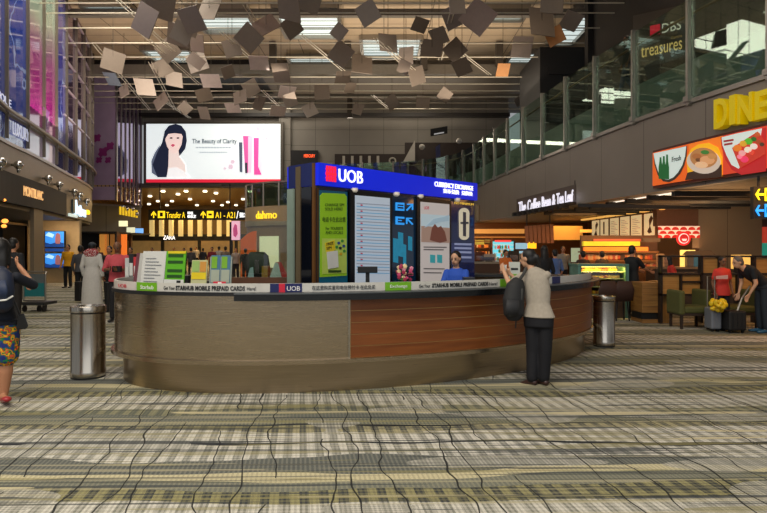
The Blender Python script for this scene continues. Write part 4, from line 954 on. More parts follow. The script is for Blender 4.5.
tx(t,mp,'red_label',REDP,.2,.78,.06,.28,.01); tx(t,mp,'white_label',WPR,.42,.58,.08,.26,.014)
# things on the desk behind: phone/black tray, papers, red bag
def simple(name,label,cat,parts,m,group=None,**k):
    mb=MB()
    for p in parts: mb.b2(*p)
    o=mb.build(name,m,None,bevel=.006,**k); return tag(o,label,cat,group)
p=W(192,270,8.0); simple('black_tray','low black tray between the green poster and yellow leaflets','tray',[(XD(183,7.7),XD(191,7.7),7.6,7.8,1.12,1.25)],BLACK)
ch = thing('office_chair','dark office chair inside the counter left of the kiosk','chair',(XD(258,9.7),9.7,0))
mb=MB(); c=W(257,262,9.7); mb.loft([(c+Vector((0,0,-.28)),.15,.05),(c+Vector((0,0,-.05)),.21,.06),(c+Vector((0,.03,.10)),.18,.05),(c+Vector((0,.04,.16)),.12,.04)]); mb.build('backrest', mat('chair_black','1a1718',.6), ch, smooth='all')
mb=MB(); mb.box((c.x,9.45,.95),(.5,.5,.09)); mb.build('seat', mat('chair_black','1a1718',.6), ch, bevel=.03)
mb=MB(); mb.tube([(c.x,9.5,.08),(c.x,9.5,.92)],.035); 
for i in range(5):
    a=i*2*math.pi/5; mb.tube([(c.x,9.5,.12),(c.x+.28*math.cos(a),9.5+.28*math.sin(a),.04)],[.03,.02])
mb.build('pedestal', BLACK, ch)
mb=MB(); c=W(281,268,9.0); mb.prism([(262+8,279),(276,262),(281,262),(290,279)], lambda u,v,w: W(u,v,9.0+w),0,.18); o=mb.build('red_shopping_bag', mat('bag_red','d83a3a',.5)); tag(o,'red and white bag slumped on the desk beside the kiosk','bag')
MB().prism([(269,279),(275,262.5),(278,262.5),(282,279)], lambda u,v,w: W(u,v,8.99-w),0,.01).build('white_side', PW, o)
o=MB().prism([(247,279),(250,268),(253,267),(254,279)], lambda u,v,w: W(u,v,8.95+w),0,.12).build('water_bottle', mat('pale_plastic','b9c4cc',.2)); tag(o,'pale blue plastic bottle on the desk','bottle')
o=MB().b2(XD(263,9.1),XD(269,9.1),9.0,9.2,1.15,ZD(266,9.1)).build('desk_box', mat('amber_box','b07828',.5)); tag(o,'small amber box beside the red bag','box')
# monitor on a stand seen from behind
mn = thing('counter_monitor','small black monitor seen from behind in front of the rate board','monitor',(XD(367.5,7.3),7.3,CZ))
d_=7.3; MB().b2(XD(357.5,d_),XD(377.5,d_),d_,d_+.04,ZD(273,d_),ZD(266.5,d_)).build('screen', BLACK, mn, bevel=.006)
MB().b2(XD(365.5,d_),XD(369.5,d_),d_+.03,d_+.06,CZ,ZD(272,d_)).build('stand', BLACK, mn); MB().b2(XD(361,d_),XD(374,d_),d_-.04,d_+.1,CZ,CZ+.015).build('base', BLACK, mn)
# flowers
fl = thing('flower_arrangement','pink and cream flowers with green leaves on the counter before the kiosk','flowers',(XD(405,7.4),7.4,CZ))
mb=MB(); c=W(405,280,7.4); mb.lathe((c.x,c.y,CZ),[(.05,0),(.06,.03),(.045,.07),(.055,.1)],16); mb.build('vase', mat('vase_dark','2a3038',.3), fl)
random.seed(3)
for i in range(26):
    a=random.uniform(0,6.28); r_=random.uniform(.02,.1); z=random.uniform(.08,.26); r_=r_*(1.2-abs(z-.17)*3)
    p=Vector((c.x+r_*math.cos(a),c.y+r_*math.sin(a)*.7,CZ+z)); cm=random.choice(['b0305a','c84a74','d88aa0','e8d0a0','a02048'])
    mb=MB(); 
    for j in range(5):
        g=j*1.256+a; mb.ell(p+Vector((.014*math.cos(g),0,.014*math.sin(g))),(.013,.008,.013),n=8,m=5)
    mb.ell(p,(.008,.012,.008),n=8,m=5); mb.build('blossom', mat('petal'+cm,cm,.6), fl)
for i in range(14):
    a=random.uniform(0,6.28); p=Vector((c.x+.07*math.cos(a),c.y+.05*math.sin(a),CZ+random.uniform(.06,.2)))
    mb=MB(); R=Euler((random.uniform(-1,1),random.uniform(-1,1),a)).to_matrix(); mb.ell(p,(.04,.014,.004),R,n=8,m=5); mb.build('leaf', mat('leaf_dark','2f5a24',.5), fl)
# staff keyboard etc.
simple('card_terminal','dark card terminal in front of the clerk','card terminal',[(XD(463,8.2),XD(474,8.2),8.1,8.3,1.12,1.2)],mat('dark_plastic','23262c',.4))
# rack stands left behind counter (seen px125-135)
for i,(x0_,x1_,y0,c,lab) in enumerate(((125,129,258,'b9bcbc','grey-white leaflet rack at the far left behind the counter end'),(129,133.5,254,'1a1a1c','tall black display stand behind the counter end'),(133.5,139,257,'c03038','red display stand behind the counter end'))):
    d_=9.3; o=MB().b2(XD(x0_,d_),XD(x1_,d_),d_,d_+.25,0,ZD(y0,d_)).build('display_stand', mat('stand%d'%i,c,.5)); tag(o,lab,'display stand'); MB().b2(XD(x0_,d_)+.01,XD(x1_,d_)-.01,d_-.01,d_,1.17,ZD(y0+9,d_)).build('front_label', PW, o)
# small sign holder before the customer (green/white)
d_=7.9; o=MB().b2(XD(509,d_),XD(520,d_),d_,d_+.015,1.12,ZD(262,d_)).build('counter_card', mat('card_white','c4c9c0',.5)); tag(o,'white and green card standing on the counter before the customer','notice')
MB().b2(XD(510,d_),XD(519,d_),d_-.004,d_,ZD(281,d_),ZD(274,d_)).build('green_band', GRN, o); MB().b2(XD(511,d_),XD(518,d_),d_-.004,d_,ZD(270,d_),ZD(268,d_)).build('print_line', INK, o)
# ================================================================ steel bins
def bin_(x,y,r,h,label):
    t = thing('litter_bin',label,'litter bin',(x,y,0),0,'cylindrical steel bins')
    mb=MB(); mb.lathe((0,0,0),[(r*.97,0),(r*.97,.02)],48); mb.build('base_ring',BLACK,t,world=False)
    mb=MB(); mb.lathe((0,0,0),[(r*.985,.02),(r*1.0,.03),(r,.09),(r*.97,.1),(r*.97,h-.10),(r*.97,h-.09)],48); mb.build('shell',STEELV,t,world=False,smooth=True)
    mb=MB(); mb.lathe((0,0,0),[(r*.94,h-.09),(r*.94,h-.075)],48); mb.build('shadow_gap',BLACK,t,world=False)
    mb=MB(); n=48; vs=[];fs=[]
    prof=[(r*.98,h-.075),(r*1.0,h-.07),(r*1.0,h-.005),(r*.985,h),(r*.72,h),(r*.68,h-.03),(r*.66,h-.25)]
    for a,z in prof:
        for k in range(n): g=2*math.pi*k/n; vs.append((a*math.cos(g),a*math.sin(g),z))
    for i in range(len(prof)-1):
        for k in range(n): fs.append((i*n+k,i*n+(k+1)%n,(i+1)*n+(k+1)%n,(i+1)*n+k))
    mb.add(vs,fs); mb.build('top_ring',STEELV,t,world=False,smooth=True)
bin_(-3.67,7.42,.205,.885,'cylindrical brushed steel litter bin left of the counter')
bin_(3.60,9.75,.175,.82,'cylindrical steel litter bin beyond the right end of the counter')
# ================================================================ people
SKIN = mat('skin_tan','b57f5e',.55,var=.05); SKIN2 = mat('skin_light','c99a7a',.55,var=.05); SKIN3 = mat('skin_brown','7a5238',.55,var=.05)
HAIRB = mat('hair_black','0d0a0a',.55); HAIRG = mat('hair_grey','5b5450',.6)
def remesh(prims, voxel, name, m, parent, smooth_it=4):
    me = bpy.data.meshes.new('raw'); me.from_pydata([tuple(v) for v in prims.v], [], prims.f)
    import bmesh
    bm = bmesh.new(); bm.from_mesh(me); bmesh.ops.recalc_face_normals(bm, faces=bm.faces); bm.to_mesh(me); bm.free()
    o = bpy.data.objects.new('raw', me); COL.objects.link(o)
    r = o.modifiers.new('r','REMESH'); r.mode='VOXEL'; r.voxel_size=voxel; r.use_smooth_shade=True
    s = o.modifiers.new('s','SMOOTH'); s.factor=.5; s.iterations=smooth_it
    dg = bpy.context.evaluated_depsgraph_get(); dg.update()
    out = bpy.data.meshes.new_from_object(o.evaluated_get(dg), depsgraph=dg)
    bpy.data.objects.remove(o); bpy.data.meshes.remove(me)
    out.name = name; out.materials.clear(); out.materials.append(m)
    q = bpy.data.objects.new(name, out); COL.objects.link(q); q.parent = parent
    return q
def hand_mb(mb, wrist, fwd, side_v, s=1., curl=.5, thumb=1):
    """palm, four fingers and a thumb; fwd = direction of fingers, side_v = towards the thumb"""
    f = fwd.normalized(); sv = (side_v-f*side_v.dot(f)).normalized(); nn = f.cross(sv)*thumb
    for k in range(4):
        q = (k-1.5)*.019*s
        mb.cap(wrist+f*.01*s-sv*q*.6, wrist+f*.085*s-sv*q, .014*s, .011*s, 8)
        ln = (.068,.078,.072,.055)[k]*s; b = wrist+f*.085*s-sv*q
        m1 = b+(f*math.cos(curl*.6)+nn*math.sin(curl*.6))*ln*.5; m2 = m1+(f*math.cos(curl*1.6)+nn*math.sin(curl*1.6))*ln*.5
        mb.cap(b, m1, .0095*s, .0088*s, 8); mb.cap(m1, m2, .0088*s, .0072*s, 8)
    b = wrist+f*.03*s+sv*.028*s; m1 = b+(f*.6+sv*.6+nn*.3).normalized()*.04*s; m2 = m1+(f*.85+sv*.2+nn*.4).normalized()*.032*s
    mb.cap(wrist+f*.015*s+sv*.012*s, b, .014*s, .012*s, 8); mb.cap(b, m1, .0115*s, .0105*s, 8); mb.cap(m1, m2, .0105*s, .0085*s, 8)
def person(label, x, y, H=1.7, rz=0., top='3a3a44', bottom='15161c', skin=SKIN, hair='short', hairm=None, wj=None, sleeve=.5, legs='long', robe=None, bulk=1.,
           female=False, voxel=.013, lean=0., head_yaw=0., head_pitch=0., group=None, seated=False, belly=0., shoe='1a1a1c', z0=0., topmat=None, botmat=None, arms=None, hemz=.86):
    s = H/1.72
    t = thing('person', label, 'person', (x,y,z0), rz, group)
    V = Vector
    J = dict(pelvis=V((0,0,.95)), chest=V((0,.01,1.24)), neck=V((0,0,1.44)), head=V((0,.025,1.60)))
    sw = .155 if female else .18
    for q, sg in (('l',-1),('r',1)):
        J['sh'+q]=V((sg*sw,0,1.38)); J['el'+q]=V((sg*(sw+.07),-.02,1.10)); J['wr'+q]=V((sg*(sw+.06),.08,.86))
        J['hip'+q]=V((sg*.085,0,.92)); J['kn'+q]=V((sg*.095,.02,.50)); J['an'+q]=V((sg*.10,-.01,.085)); J['to'+q]=V((sg*.12,.15,.03))
    if arms == 'front':
        for q, sg in (('l',-1),('r',1)): J['el'+q]=V((sg*(sw+.08),.03,1.12)); J['wr'+q]=V((sg*.09,.27,1.13))
    if arms == 'reach':
        for q, sg in (('l',-1),('r',1)): J['el'+q]=V((sg*(sw+.04),.18,1.17)); J['wr'+q]=V((sg*(sw-.02),.40,1.10))
    if arms == 'walk':
        J['knl']=V((-.09,.14,.50)); J['anl']=V((-.09,.22,.09)); J['tol']=V((-.1,.38,.05)); J['knr']=V((.09,-.02,.5)); J['anr']=V((.09,-.26,.14)); J['tor']=V((.1,-.12,.03))
    if seated:
        for q, sg in (('l',-1),('r',1)): J['kn'+q]=J['hip'+q]+V((0,.42,.0)); J['an'+q]=J['kn'+q]+V((0,.02,-.42)); J['to'+q]=J['an'+q]+V((0,.15,-.05))
    for k in J: J[k]=J[k]*s
    if lean:
        R = Matrix.Rotation(-lean,3,'X'); pv=J['pelvis'].copy()
        for k in ('chest','neck','head','shl','shr','ell','elr','wrl','wrr'): J[k]=pv+R@(J[k]-pv)
    if wj:
        inv = Matrix.LocRotScale(V((x,y,z0)), Euler((0,0,rz)), V((1,1,1))).inverted()
        for k, p in wj.items(): J[k]=inv@V(p)
    HM = Matrix.Rotation(head_yaw,3,'Z')@Matrix.Rotation(-head_pitch,3,'X')
    hp = lambda a,b,c: J['head']+HM@V((a*s,b*s,c*s))
    shx = (J['shr']-J['shl']).normalized()
    b = MB()
    # head
    b.ell(hp(0,-.012,.018),(.076*s,.094*s,.098*s),HM,18,12); b.ell(hp(0,.018,-.045),(.056*s,.068*s,.070*s),HM,14,9)
    b.cap(hp(0,.088,.005),hp(0,.102,-.024),.009*s,.014*s,8)
    for sg in (-1,1): b.ell(hp(sg*.077,-.008,-.005),(.011*s,.020*s,.031*s),HM,8,6)
    b.ell(hp(0,.082,-.052),(.024*s,.010*s,.008*s),HM,8,6)
    b.cap(J['neck']-V((0,0,.05*s)),hp(0,-.02,-.05),.054*s if not female else .047*s,.050*s if not female else .043*s,14)
    up_=(J['neck']-J['chest']).normalized()
    hw = (.165 if female else .155)*bulk; ww = (.118 if female else .140)*bulk
    mid = (J['shl']+J['shr'])/2
    def torso(g, z_lo=None, g_hem=None):
        secs = [(J['pelvis']-V((0,0,.10*s)),(hw-.01)*s+g,.115*s+g),(J['pelvis'],hw*s+g,(.118+belly*.4)*s+g),(J['pelvis'].lerp(J['chest'],.5),ww*s+g,(.098+belly)*s+g),
            (J['chest'],(.150 if female else .168)*s+g,(.112+belly*.3)*s+g),(J['chest'].lerp(mid,.72),(.158 if female else .18)*s+g,.100*s+g),(mid+up_*.03*s,(.125 if female else .14)*s+g,.07*s+g),(J['neck']+up_*.01,.062*s+g*.6,.055*s+g*.6)]
        if z_lo is not None:
            secs = [(V((J['pelvis'].x,J['pelvis'].y,z_lo*s)),(hw+.008)*s+(g_hem or g),.128*s+(g_hem or g))]+secs[1:]
        return secs
    b.loft(torso(0),shx)
    det = voxel < .009
    hands = MB()
    for q, sg in (('l',-1),('r',1)):
        b.cap(J['sh'+q],J['el'+q],.050*s if not female else .043*s,.038*s); b.cap(J['el'+q],J['wr'+q],.037*s,.024*s)
        fw = (J['wr'+q]-J['el'+q]).normalized()
        th = V((0,1,0)) if abs(fw.z) > .75 else V((-sg*.4,0,1))
        hand_mb(b if det else hands, J['wr'+q], fw, th, s*1.0, .5, sg)
        b.cap(J['hip'+q],J['kn'+q],.083*s*bulk,.056*s*bulk,14)
        b.cap(J['kn'+q],J['kn'+q].lerp(J['an'+q],.3),.054*s*bulk,.056*s*bulk,12); b.cap(J['kn'+q].lerp(J['an'+q],.3),J['an'+q],.056*s*bulk,.036*s*(bulk+1)/2,12)
        b.cap(J['an'+q]-V((0,.02*s,.03*s)),J['to'+q],.036*s,.028*s,10)
    body = remesh(b, voxel, 'body', skin, t)
    if not det:
        # fingers welded into the body mesh
        import bmesh
        bm = bmesh.new(); bm.from_mesh(body.data); vv=[bm.verts.new(p) for p in hands.v]
        for f in hands.f:
            try: nf = bm.faces.new([vv[i] for i in f]); nf.smooth=True
            except ValueError: pass
        bm.to_mesh(body.data); bm.free()
    # clothes
    tm = topmat or mat('cloth_'+top,top,.8,var=.12,sc_=20.); bmn = botmat or mat('cloth_'+bottom,bottom,.8,var=.1,sc_=20.)
    g = .016*s; c = MB()
    if robe:
        secs = torso(g+.012)
        pl = J['pelvis']; c.loft([(V((pl.x,pl.y+.02,.10*s)),.27*s,.19*s),(V((pl.x,pl.y,.5*s)),.25*s,.17*s),(V((pl.x,pl.y,.9*s)),.21*s,.15*s)]+secs[2:],shx)
        sleeve=.95
    else: c.loft(torso(g, hemz, g*1.3),shx)
    for q, sg in (('l',-1),('r',1)):
        u = min(sleeve*2,1); e=J['sh'+q].lerp(J['el'+q],u); c.cap(J['sh'+q],e,.062*s if not female else .053*s,.052*s)
        if sleeve>.5: c.cap(J['el'+q],J['el'+q].lerp(J['wr'+q],(sleeve-.5)*2),.050*s,.038*s)
    remesh(c, max(voxel,.010), 'robe' if robe else 'shirt', tm, t, 3)
    if not robe and legs!='none':
        c = MB(); c.loft([(J['pelvis']-V((0,0,.12*s)),(hw-.01)*s+.008,.12*s+.008),(J['pelvis']+V((0,0,.02)),hw*s+.008,.118*s+.008),(J['pelvis']+V((0,0,.07*s)),(hw-.015)*s,.11*s)],shx)
        for q in 'lr':
            if legs=='long': c.cap(J['hip'+q],J['kn'+q],.094*s*bulk,.074*s*bulk,14); c.cap(J['kn'+q],J['an'+q]+V((0,0,.02*s)),.073*s*bulk,.062*s*bulk,14)
            elif legs=='shorts': c.cap(J['hip'+q],J['hip'+q].lerp(J['kn'+q],.8),.105*s*bulk,.098*s*bulk,14)
        remesh(c, max(voxel,.010), 'trousers' if legs=='long' else 'shorts', bmn, t, 3)
    for q in 'lr':
        c = MB(); a_=J['an'+q]; o_=J['to'+q]; dr=(o_-a_); dr.z=0; dr.normalize()
        c.loft([(a_-dr*.065*s+V((0,0,-.045*s)),.028*s,.030*s),(a_-dr*.03*s+V((0,0,-.035*s)),.037*s,.040*s),(a_+dr*.06*s+V((0,0,-.045*s)),.041*s,.034*s),(o_+V((0,0,0)),.042*s,.028*s),(o_+dr*.045*s,.028*s,.018*s)],V((1,0,0)),14)
        c.build('shoe', mat('shoe_'+shoe,shoe,.4), t, world=False, smooth='all')
    hm = hairm or HAIRB
    c = MB()
    if hair != 'bald':
        c.ell(hp(0,-.026,.034),(.085*s,.092*s,.096*s),HM,18,12)
        c.ell(hp(0,-.045,-.015),(.080*s,.070*s,.085*s),HM,14,9)
    else:
        c.ell(hp(0,-.036,.004),(.083*s,.080*s,.070*s),HM,14,9)
    if hair in ('long',): 
        c.loft([(hp(0,-.05,.04),.08*s,.05*s),(hp(0,-.075,-.10),.088*s,.045*s),(hp(0,-.085,-.22),.085*s,.035*s),(hp(0,-.08,-.30),.055*s,.02*s)],HM@V((1,0,0)))
        for sg in (-1,1): c.cap(hp(sg*.068,.0,.03),hp(sg*.075,-.02,-.15),.024*s,.02*s)
    if hair=='ponytail':
        c.ell(hp(0,-.115,.02),(.03*s,.034*s,.034*s)); c.cap(hp(0,-.125,.0),hp(.02,-.15,-.13),.040*s,.016*s)
    if hair=='bun': c.ell(hp(0,-.11,.05),(.045*s,.04*s,.042*s))
    remesh(c, .010, 'hair', hm, t, 3)
    if hair=='cap':
        c=MB(); c.ell(hp(0,-.015,.06),(.092*s,.105*s,.072*s),HM); c.build('cap', mat('cap_dark','26303a',.7), t, world=False, smooth='all')
    # eyes
    for sg in (-1,1):
        c=MB(); c.ell(hp(sg*.031,.077,.008),(.014*s,.008*s,.0075*s),HM,8,6); c.build('eye', mat('eye_dark','1a1210',.3,var=0), t, world=False, smooth='all')
        c=MB(); c.cap(hp(sg*.018,.082,.028),hp(sg*.045,.074,.029),.0045*s,.0035*s,6); c.build('eyebrow', hm, t, world=False)
    c=MB(); c.ell(hp(0,.090,-.052),(.023*s,.006*s,.007*s),HM,10,6); c.build('lips', mat('lips','8f4a44',.5,var=0), t, world=False, smooth='all')
    return t, J, hp, s
def xp(px,d): return XD(px,d)
# --- customer at the counter
cd = 6.98
wj = dict(head=W(527.5,258.5,7.14),neck=W(532.5,270,7.10),chest=W(537.5,292,7.04),pelvis=W(538.5,317,cd),shl=W(522,276,7.16),shr=W(547,275,6.98),
    hipl=W(533,320,7.03),hipr=W(545,320,6.96),knl=W(533,351,7.03),knr=W(545,351,6.96),anl=W(532,379,7.0),anr=W(544,379,6.98),tol=W(524.5,383.2,7.08),tor=W(536.5,383.2,7.12),
    ell=W(509.5,284,7.22),wrl=W(504,271.5,7.34),elr=W(526,289,7.45),wrr=W(510,274,7.50))
cust,J,hp,s_ = person('woman in pale blouse and dark trousers leaning on the counter', XD(538,cd),cd,1.62,.55,
    skin=SKIN2,hair='ponytail',wj=wj,sleeve=.30,female=True,voxel=.0075,head_yaw=.35,head_pitch=.12,topmat=mat('blouse_cream','a39a8c',.85,var=.18,sc_=26.),bottom='0c0d15',shoe='3a2420',hemz=.84,bulk=1.14)
bp = thing('backpack','dark grey backpack hanging from the shoulder of the woman at the counter','backpack',tuple(W(514,321,6.98)))
mb=MB(); mb.loft([(W(514,320,6.98),.07,.06),(W(514,314,6.97),.125,.09),(W(513.5,300,6.98),.13,.10),(W(516,286,7.0),.115,.085),(W(519,279,7.02),.06,.05)],Vector((1,.2,0)))
remesh(mb,.012,'bag_body',mat('bag_charcoal','1d1e20',.7),bp); bpy.data.objects[bp.name]
for o_ in [q for q in bpy.data.objects if q.parent==bp]: o_.matrix_parent_inverse=Matrix.Translation(-bp.location)
mb=MB(); mb.loft([(W(513,316,6.88),.07,.02),(W(512.5,308,6.86),.085,.035),(W(513,300,6.87),.075,.02)],Vector((1,.2,0))); mb.build('front_pocket',mat('bag_charcoal2','26272a',.7),bp,smooth='all')
mb=MB(); mb.tube([W(518,282,7.0),W(523.5,274,6.98),W(526,268.5,7.08),W(524,272,7.2)],.018,8); mb.tube([W(518,282,7.0),W(522,290,6.93),W(521,300,6.92)],.016,8); mb.build('shoulder_strap',mat('strap_grey','3c3d3b',.8),bp)
mb=MB(); mb.tube([W(516,316,6.93),W(516,322,6.93),W(515.5,328,6.93)],.008,6); mb.build('hanging_strap',BLACK,bp)
# paper in customer's hand
o=MB().prism([(500.5,273),(506,270.5),(507,264.5),(501,266)],lambda u,v,w: W(u,v,7.42+w),0,.004).build('paper_slip',PW); tag(o,'small white slip of paper in the customer\'s raised hand','paper')
# --- clerk
cx_,cy_=XD(457,8.7),8.7
person('female clerk in a bright blue uniform behind the counter, looking down',cx_,cy_,1.56,math.pi-.35,top='2450b4',bottom='141a30',skin=SKIN2,hair='bun',female=True,voxel=.008,lean=.12,head_pitch=.18,head_yaw=-.15,arms='reach',sleeve=.95)
# --- woman with backpack, left edge
ld=6.2
wj=dict(head=W(2,250,6.25),neck=W(0,268,6.2),shl=W(-19,275,6.22),shr=W(16,277,6.15),elr=W(33,285,6.35),wrr=W(19,266,6.55),ell=W(-22,288,6.4),wrl=W(4,268,6.62),chest=W(-2,292,6.2),pelvis=W(-2,325,6.2),
    hipl=W(-10,328,6.2),hipr=W(6,328,6.2),knl=W(-11,362,6.2),knr=W(6,362,6.2),anl=W(-10,394,6.2),anr=W(4,394,6.2),tol=W(-8,399,6.4),tor=W(7,399,6.0))
def shorts_mat():
    M,nt,b,X,Y,Z=newmat('tropical_print'); n=noise(nt,X,Y,Z,16.,1.)
    nt.links.new(ramp(nt,n,[(0,'1c2c7a'),(.38,'18407a'),(.44,'1c7a3c'),(.5,'c82a28'),(.55,'e8b818'),(.6,'1a6a3a'),(.66,'d8582a')]),b.inputs['Base Color']); b.inputs['Roughness'].default_value=.8; return M
person('woman at the left edge in navy shirt and colourful floral shorts',XD(-2,ld),ld,1.72,.15,top='101624',botmat=shorts_mat(),skin=SKIN,hair='long',wj=wj,sleeve=.6,legs='shorts',female=True,voxel=.008,bulk=1.25,shoe='a02a30')
lb=thing('navy_backpack','navy backpack with white piping on the back of the woman at the left edge','backpack',tuple(W(-2,308,6.03)))
mb=MB(); mb.loft([(W(-2,309,6.02),.10,.06),(W(-2,305,6.0),.15,.10),(W(-2,290,6.0),.16,.11),(W(0,274,6.02),.12,.09),(W(0,268,6.05),.05,.04)],Vector((1,0,0))); mb.build('bag_body',mat('bag_navy','142038',.6),lb,smooth='all')
mb=MB(); mb.tube([W(-16,299,5.93),W(-6,301,5.88),W(6,300,5.89),W(13,296,5.95)],.009,6); mb.build('white_piping',WHITE,lb)
mb=MB(); mb.loft([(W(-2,299,5.9),.09,.02),(W(-2,290,5.88),.10,.03),(W(-1,281,5.91),.07,.02)],Vector((1,0,0))); mb.build('front_pocket',mat('bag_navy2','1c2c4a',.6),lb,smooth='all')
hb=thing('black_handbag','small black handbag hanging beside the left-edge woman\'s hip','handbag',tuple(W(22,331,6.1)))
mb=MB(); mb.prism([(16,330),(18,315),(24,313),(28.5,326),(26,329)],lambda u,v,w: W(u,v,6.05+w),0,.1); mb.build('bag_body',mat('bag_black','121214',.4),hb,bevel=.01)
mb=MB(); mb.tube([W(18,316,6.1),W(14,305,6.1),W(12,295,6.1),W(20,314,6.12)],.008,6); mb.build('strap',BLACK,hb)
o=MB().b2(XD(5,6.68),XD(17,6.68),6.66,6.69,ZD(267,6.68),ZD(258,6.68)).build('phone',BLACK,bevel=.004); tag(o,'dark phone held up by the woman at the left edge','phone')
# --- others, left
person('man in a dark jacket standing beyond the woman with the backpack',XD(13,12.),12.,1.80,-.3,top='15171d',bottom='1a1614',sleeve=.95,skin=SKIN)
thb,J,hp,s_=person('man in a long white robe with a red and white checked scarf walking away',XD(92,15.4),15.4,1.74,.05,robe=True,top='cfcdc8',hair='cap',skin=SKIN3,arms=None)
def check_mat():
    M,nt,b,X,Y,Z=newmat('checked_scarf'); n=noise(nt,X,Y,Z,42.,1.)
    nt.links.new(ramp(nt,n,[(0,'a02430'),(.52,'a02430'),(.56,'d8c4c0')]),b.inputs['Base Color']); b.inputs['Roughness'].default_value=.9; return M
c=MB(); c.loft([(hp(0,-.06,-.30),.05*s_,.03*s_),(hp(0,-.11,-.22),.14*s_,.04*s_),(hp(0,-.08,-.13),.20*s_,.09*s_),(hp(0,-.02,-.08),.13*s_,.10*s_),(hp(0,-.02,-.03),.09*s_,.09*s_)]); remesh(c,.012,'scarf',check_mat(),thb)
person('man in a coral pink polo shirt looking down near the counter end',XD(117.5,13.),13.,1.74,math.pi+.15,top='c8505a',bottom='14141a',hair='bald',hairm=HAIRG,skin=SKIN3,arms='front',head_pitch=.45,belly=.05)
tag(MB().b2(XD(113,12.75),XD(121,12.75),12.7,12.8,ZD(272,12.75),ZD(266,12.75)).build('held_phone',BLACK),'dark device held by the man in the pink polo shirt','phone')
person('person in a yellow jacket and black trousers standing by the left shop window',XD(68,24.),24.,1.74,math.pi,top='e0a010',bottom='121214',sleeve=.95,skin=SKIN,hair='short')
person('person in a grey top walking left of the robed man',XD(80.5,19.),19.,1.68,.1,top='4c4e54',bottom='15161a',skin=SKIN3,sleeve=.9)
person('person with short dark hair between the robed man and the pink shirt',XD(109.5,18.),18.,1.66,math.pi,top='1c1c20',bottom='111114',skin=SKIN,sleeve=.9)
person('person in a dark top behind the display stands',XD(130.5,22.),22.,1.62,math.pi,top='202028',bottom='111114',skin=SKIN,sleeve=.9)
person('person in black near the orange columns of the rear shop',XD(98.5,30.),30.,1.66,math.pi,top='401c1c',bottom='111114',skin=SKIN,sleeve=.9,voxel=.02)
o=MB().b2(XD(76,17.5),XD(82,17.5),17.4,17.75,0.05,.62).build('black_suitcase',BLACK,bevel=.02); tag(o,'black suitcase left of the robed man','suitcase'); 
o=MB().b2(XD(106,15.0),XD(110,15.0),14.9,15.2,.0,.75).build('dark_trolley_bag',mat('bag_black','121214',.4),bevel=.02); tag(o,'dark upright bag between the robed man and the pink shirt','bag')
# crowd beyond
crowd=[(191,33,'3a3a40',1.62),(184,36,'a8a4a0',1.6),(212,34,'7a2030',1.66),(219,38,'b8b0a8',1.7),(225.5,32,'6a6058',1.68),(203,40,'2a2c34',1.6),(236,30,'8a8078',1.62),(245.5,28,'16161a',1.58),(152,38,'50202a',1.62),(196,46,'c8c0b8',1.7),(174,44,'303038',1.65)]
cl=['dark grey top','pale grey shirt','dark red top','white shirt','brown top','navy top','beige top','black outfit','maroon top','light shirt far down the passage','charcoal top far down the passage']
for (px,d_,c_,H_),l_ in zip(crowd,cl): person('distant person in a %s in the crowd beyond the counter'%l_ if 'far' not in l_ else 'tiny distant person in a %s'%l_,XD(px,d_),d_,H_,math.pi if px%2<1 else .2,top=c_,bottom='14141a',skin=SKIN,sleeve=.8,voxel=.022,group='crowd in the passage')
# --- right side people
person('person with long black hair and black top standing behind the customer',XD(544.5,14.),14.,1.66,.2,top='0e1016',bottom='101014',hair='long',female=True,sleeve=.95)
person('person in a light blue shirt queueing at the coffee counter',XD(555,16.5),16.5,1.56,.3,top='4a68a0',bottom='14141a',skin=SKIN)
person('barista facing forward with a dark top at the coffee counter',XD(563,21.5),21.5,1.66,math.pi,top='8a8a84',bottom='14141a',skin=SKIN,sleeve=.6)
person('barista in orange working in front of the bright drinks display',XD(504,19.),19.,1.55,math.pi+.3,top='c06a30',bottom='14141a',skin=SKIN,sleeve=.5,lean=.15,head_pitch=.4,arms='reach')
person('man in a black polo shirt behind the pastry case',XD(632,13.9),13.9,1.66,-1.2,top='0f1418',bottom='101014',skin=SKIN,sleeve=.4,arms='reach')
person('person in a red top seated behind the dividing shelf',XD(675,14.6),14.6,1.42,1.2,top='c03028',bottom='14141a',skin=SKIN,hair='long',female=True,sleeve=.6,lean=.25)
for i,(px,d_) in enumerate(((602,17.5),(583,17.))):
    person('dark-haired customer behind the pastry case, %s of the two'%('right' if i==0 else 'left'),XD(px,d_),d_,1.52,.3,top='3a2a24',bottom='14141a',skin=SKIN,sleeve=.6)
person('person in a red printed T-shirt standing behind silver luggage',XD(722,11.7),11.7,1.44,math.pi+.1,top='c8362c',bottom='12141c',skin=SKIN3,female=True,sleeve=.32,head_pitch=.3,hemz=.80)
tag(MB().prism([(716,276),(728,275),(728,279),(716,279)],lambda u,v,w: W(u,v,11.48-w),0,.01).build('shirt_print',mat('shirt_print','d8a8a0',.6)),'pale printed lettering across the red T-shirt','shirt print')
person('stooping grey-haired man in a dark jacket at the right edge',XD(763,11.3),11.3,1.68,1.6,top='10141a',bottom='1c2630',skin=SKIN2,hairm=HAIRG,sleeve=.3,lean=.85,head_pitch=.35,arms='reach',shoe='2a5a78')
# upper floor walker
dq=17.5; person('person in a dark top and blue jeans walking on the upper floor behind the glass',XD(627,dq),dq,1.72,math.pi/2,z0=6.1,top='1c2420',bottom='2e4a6a',skin=SKIN3,sleeve=.4,arms='walk')
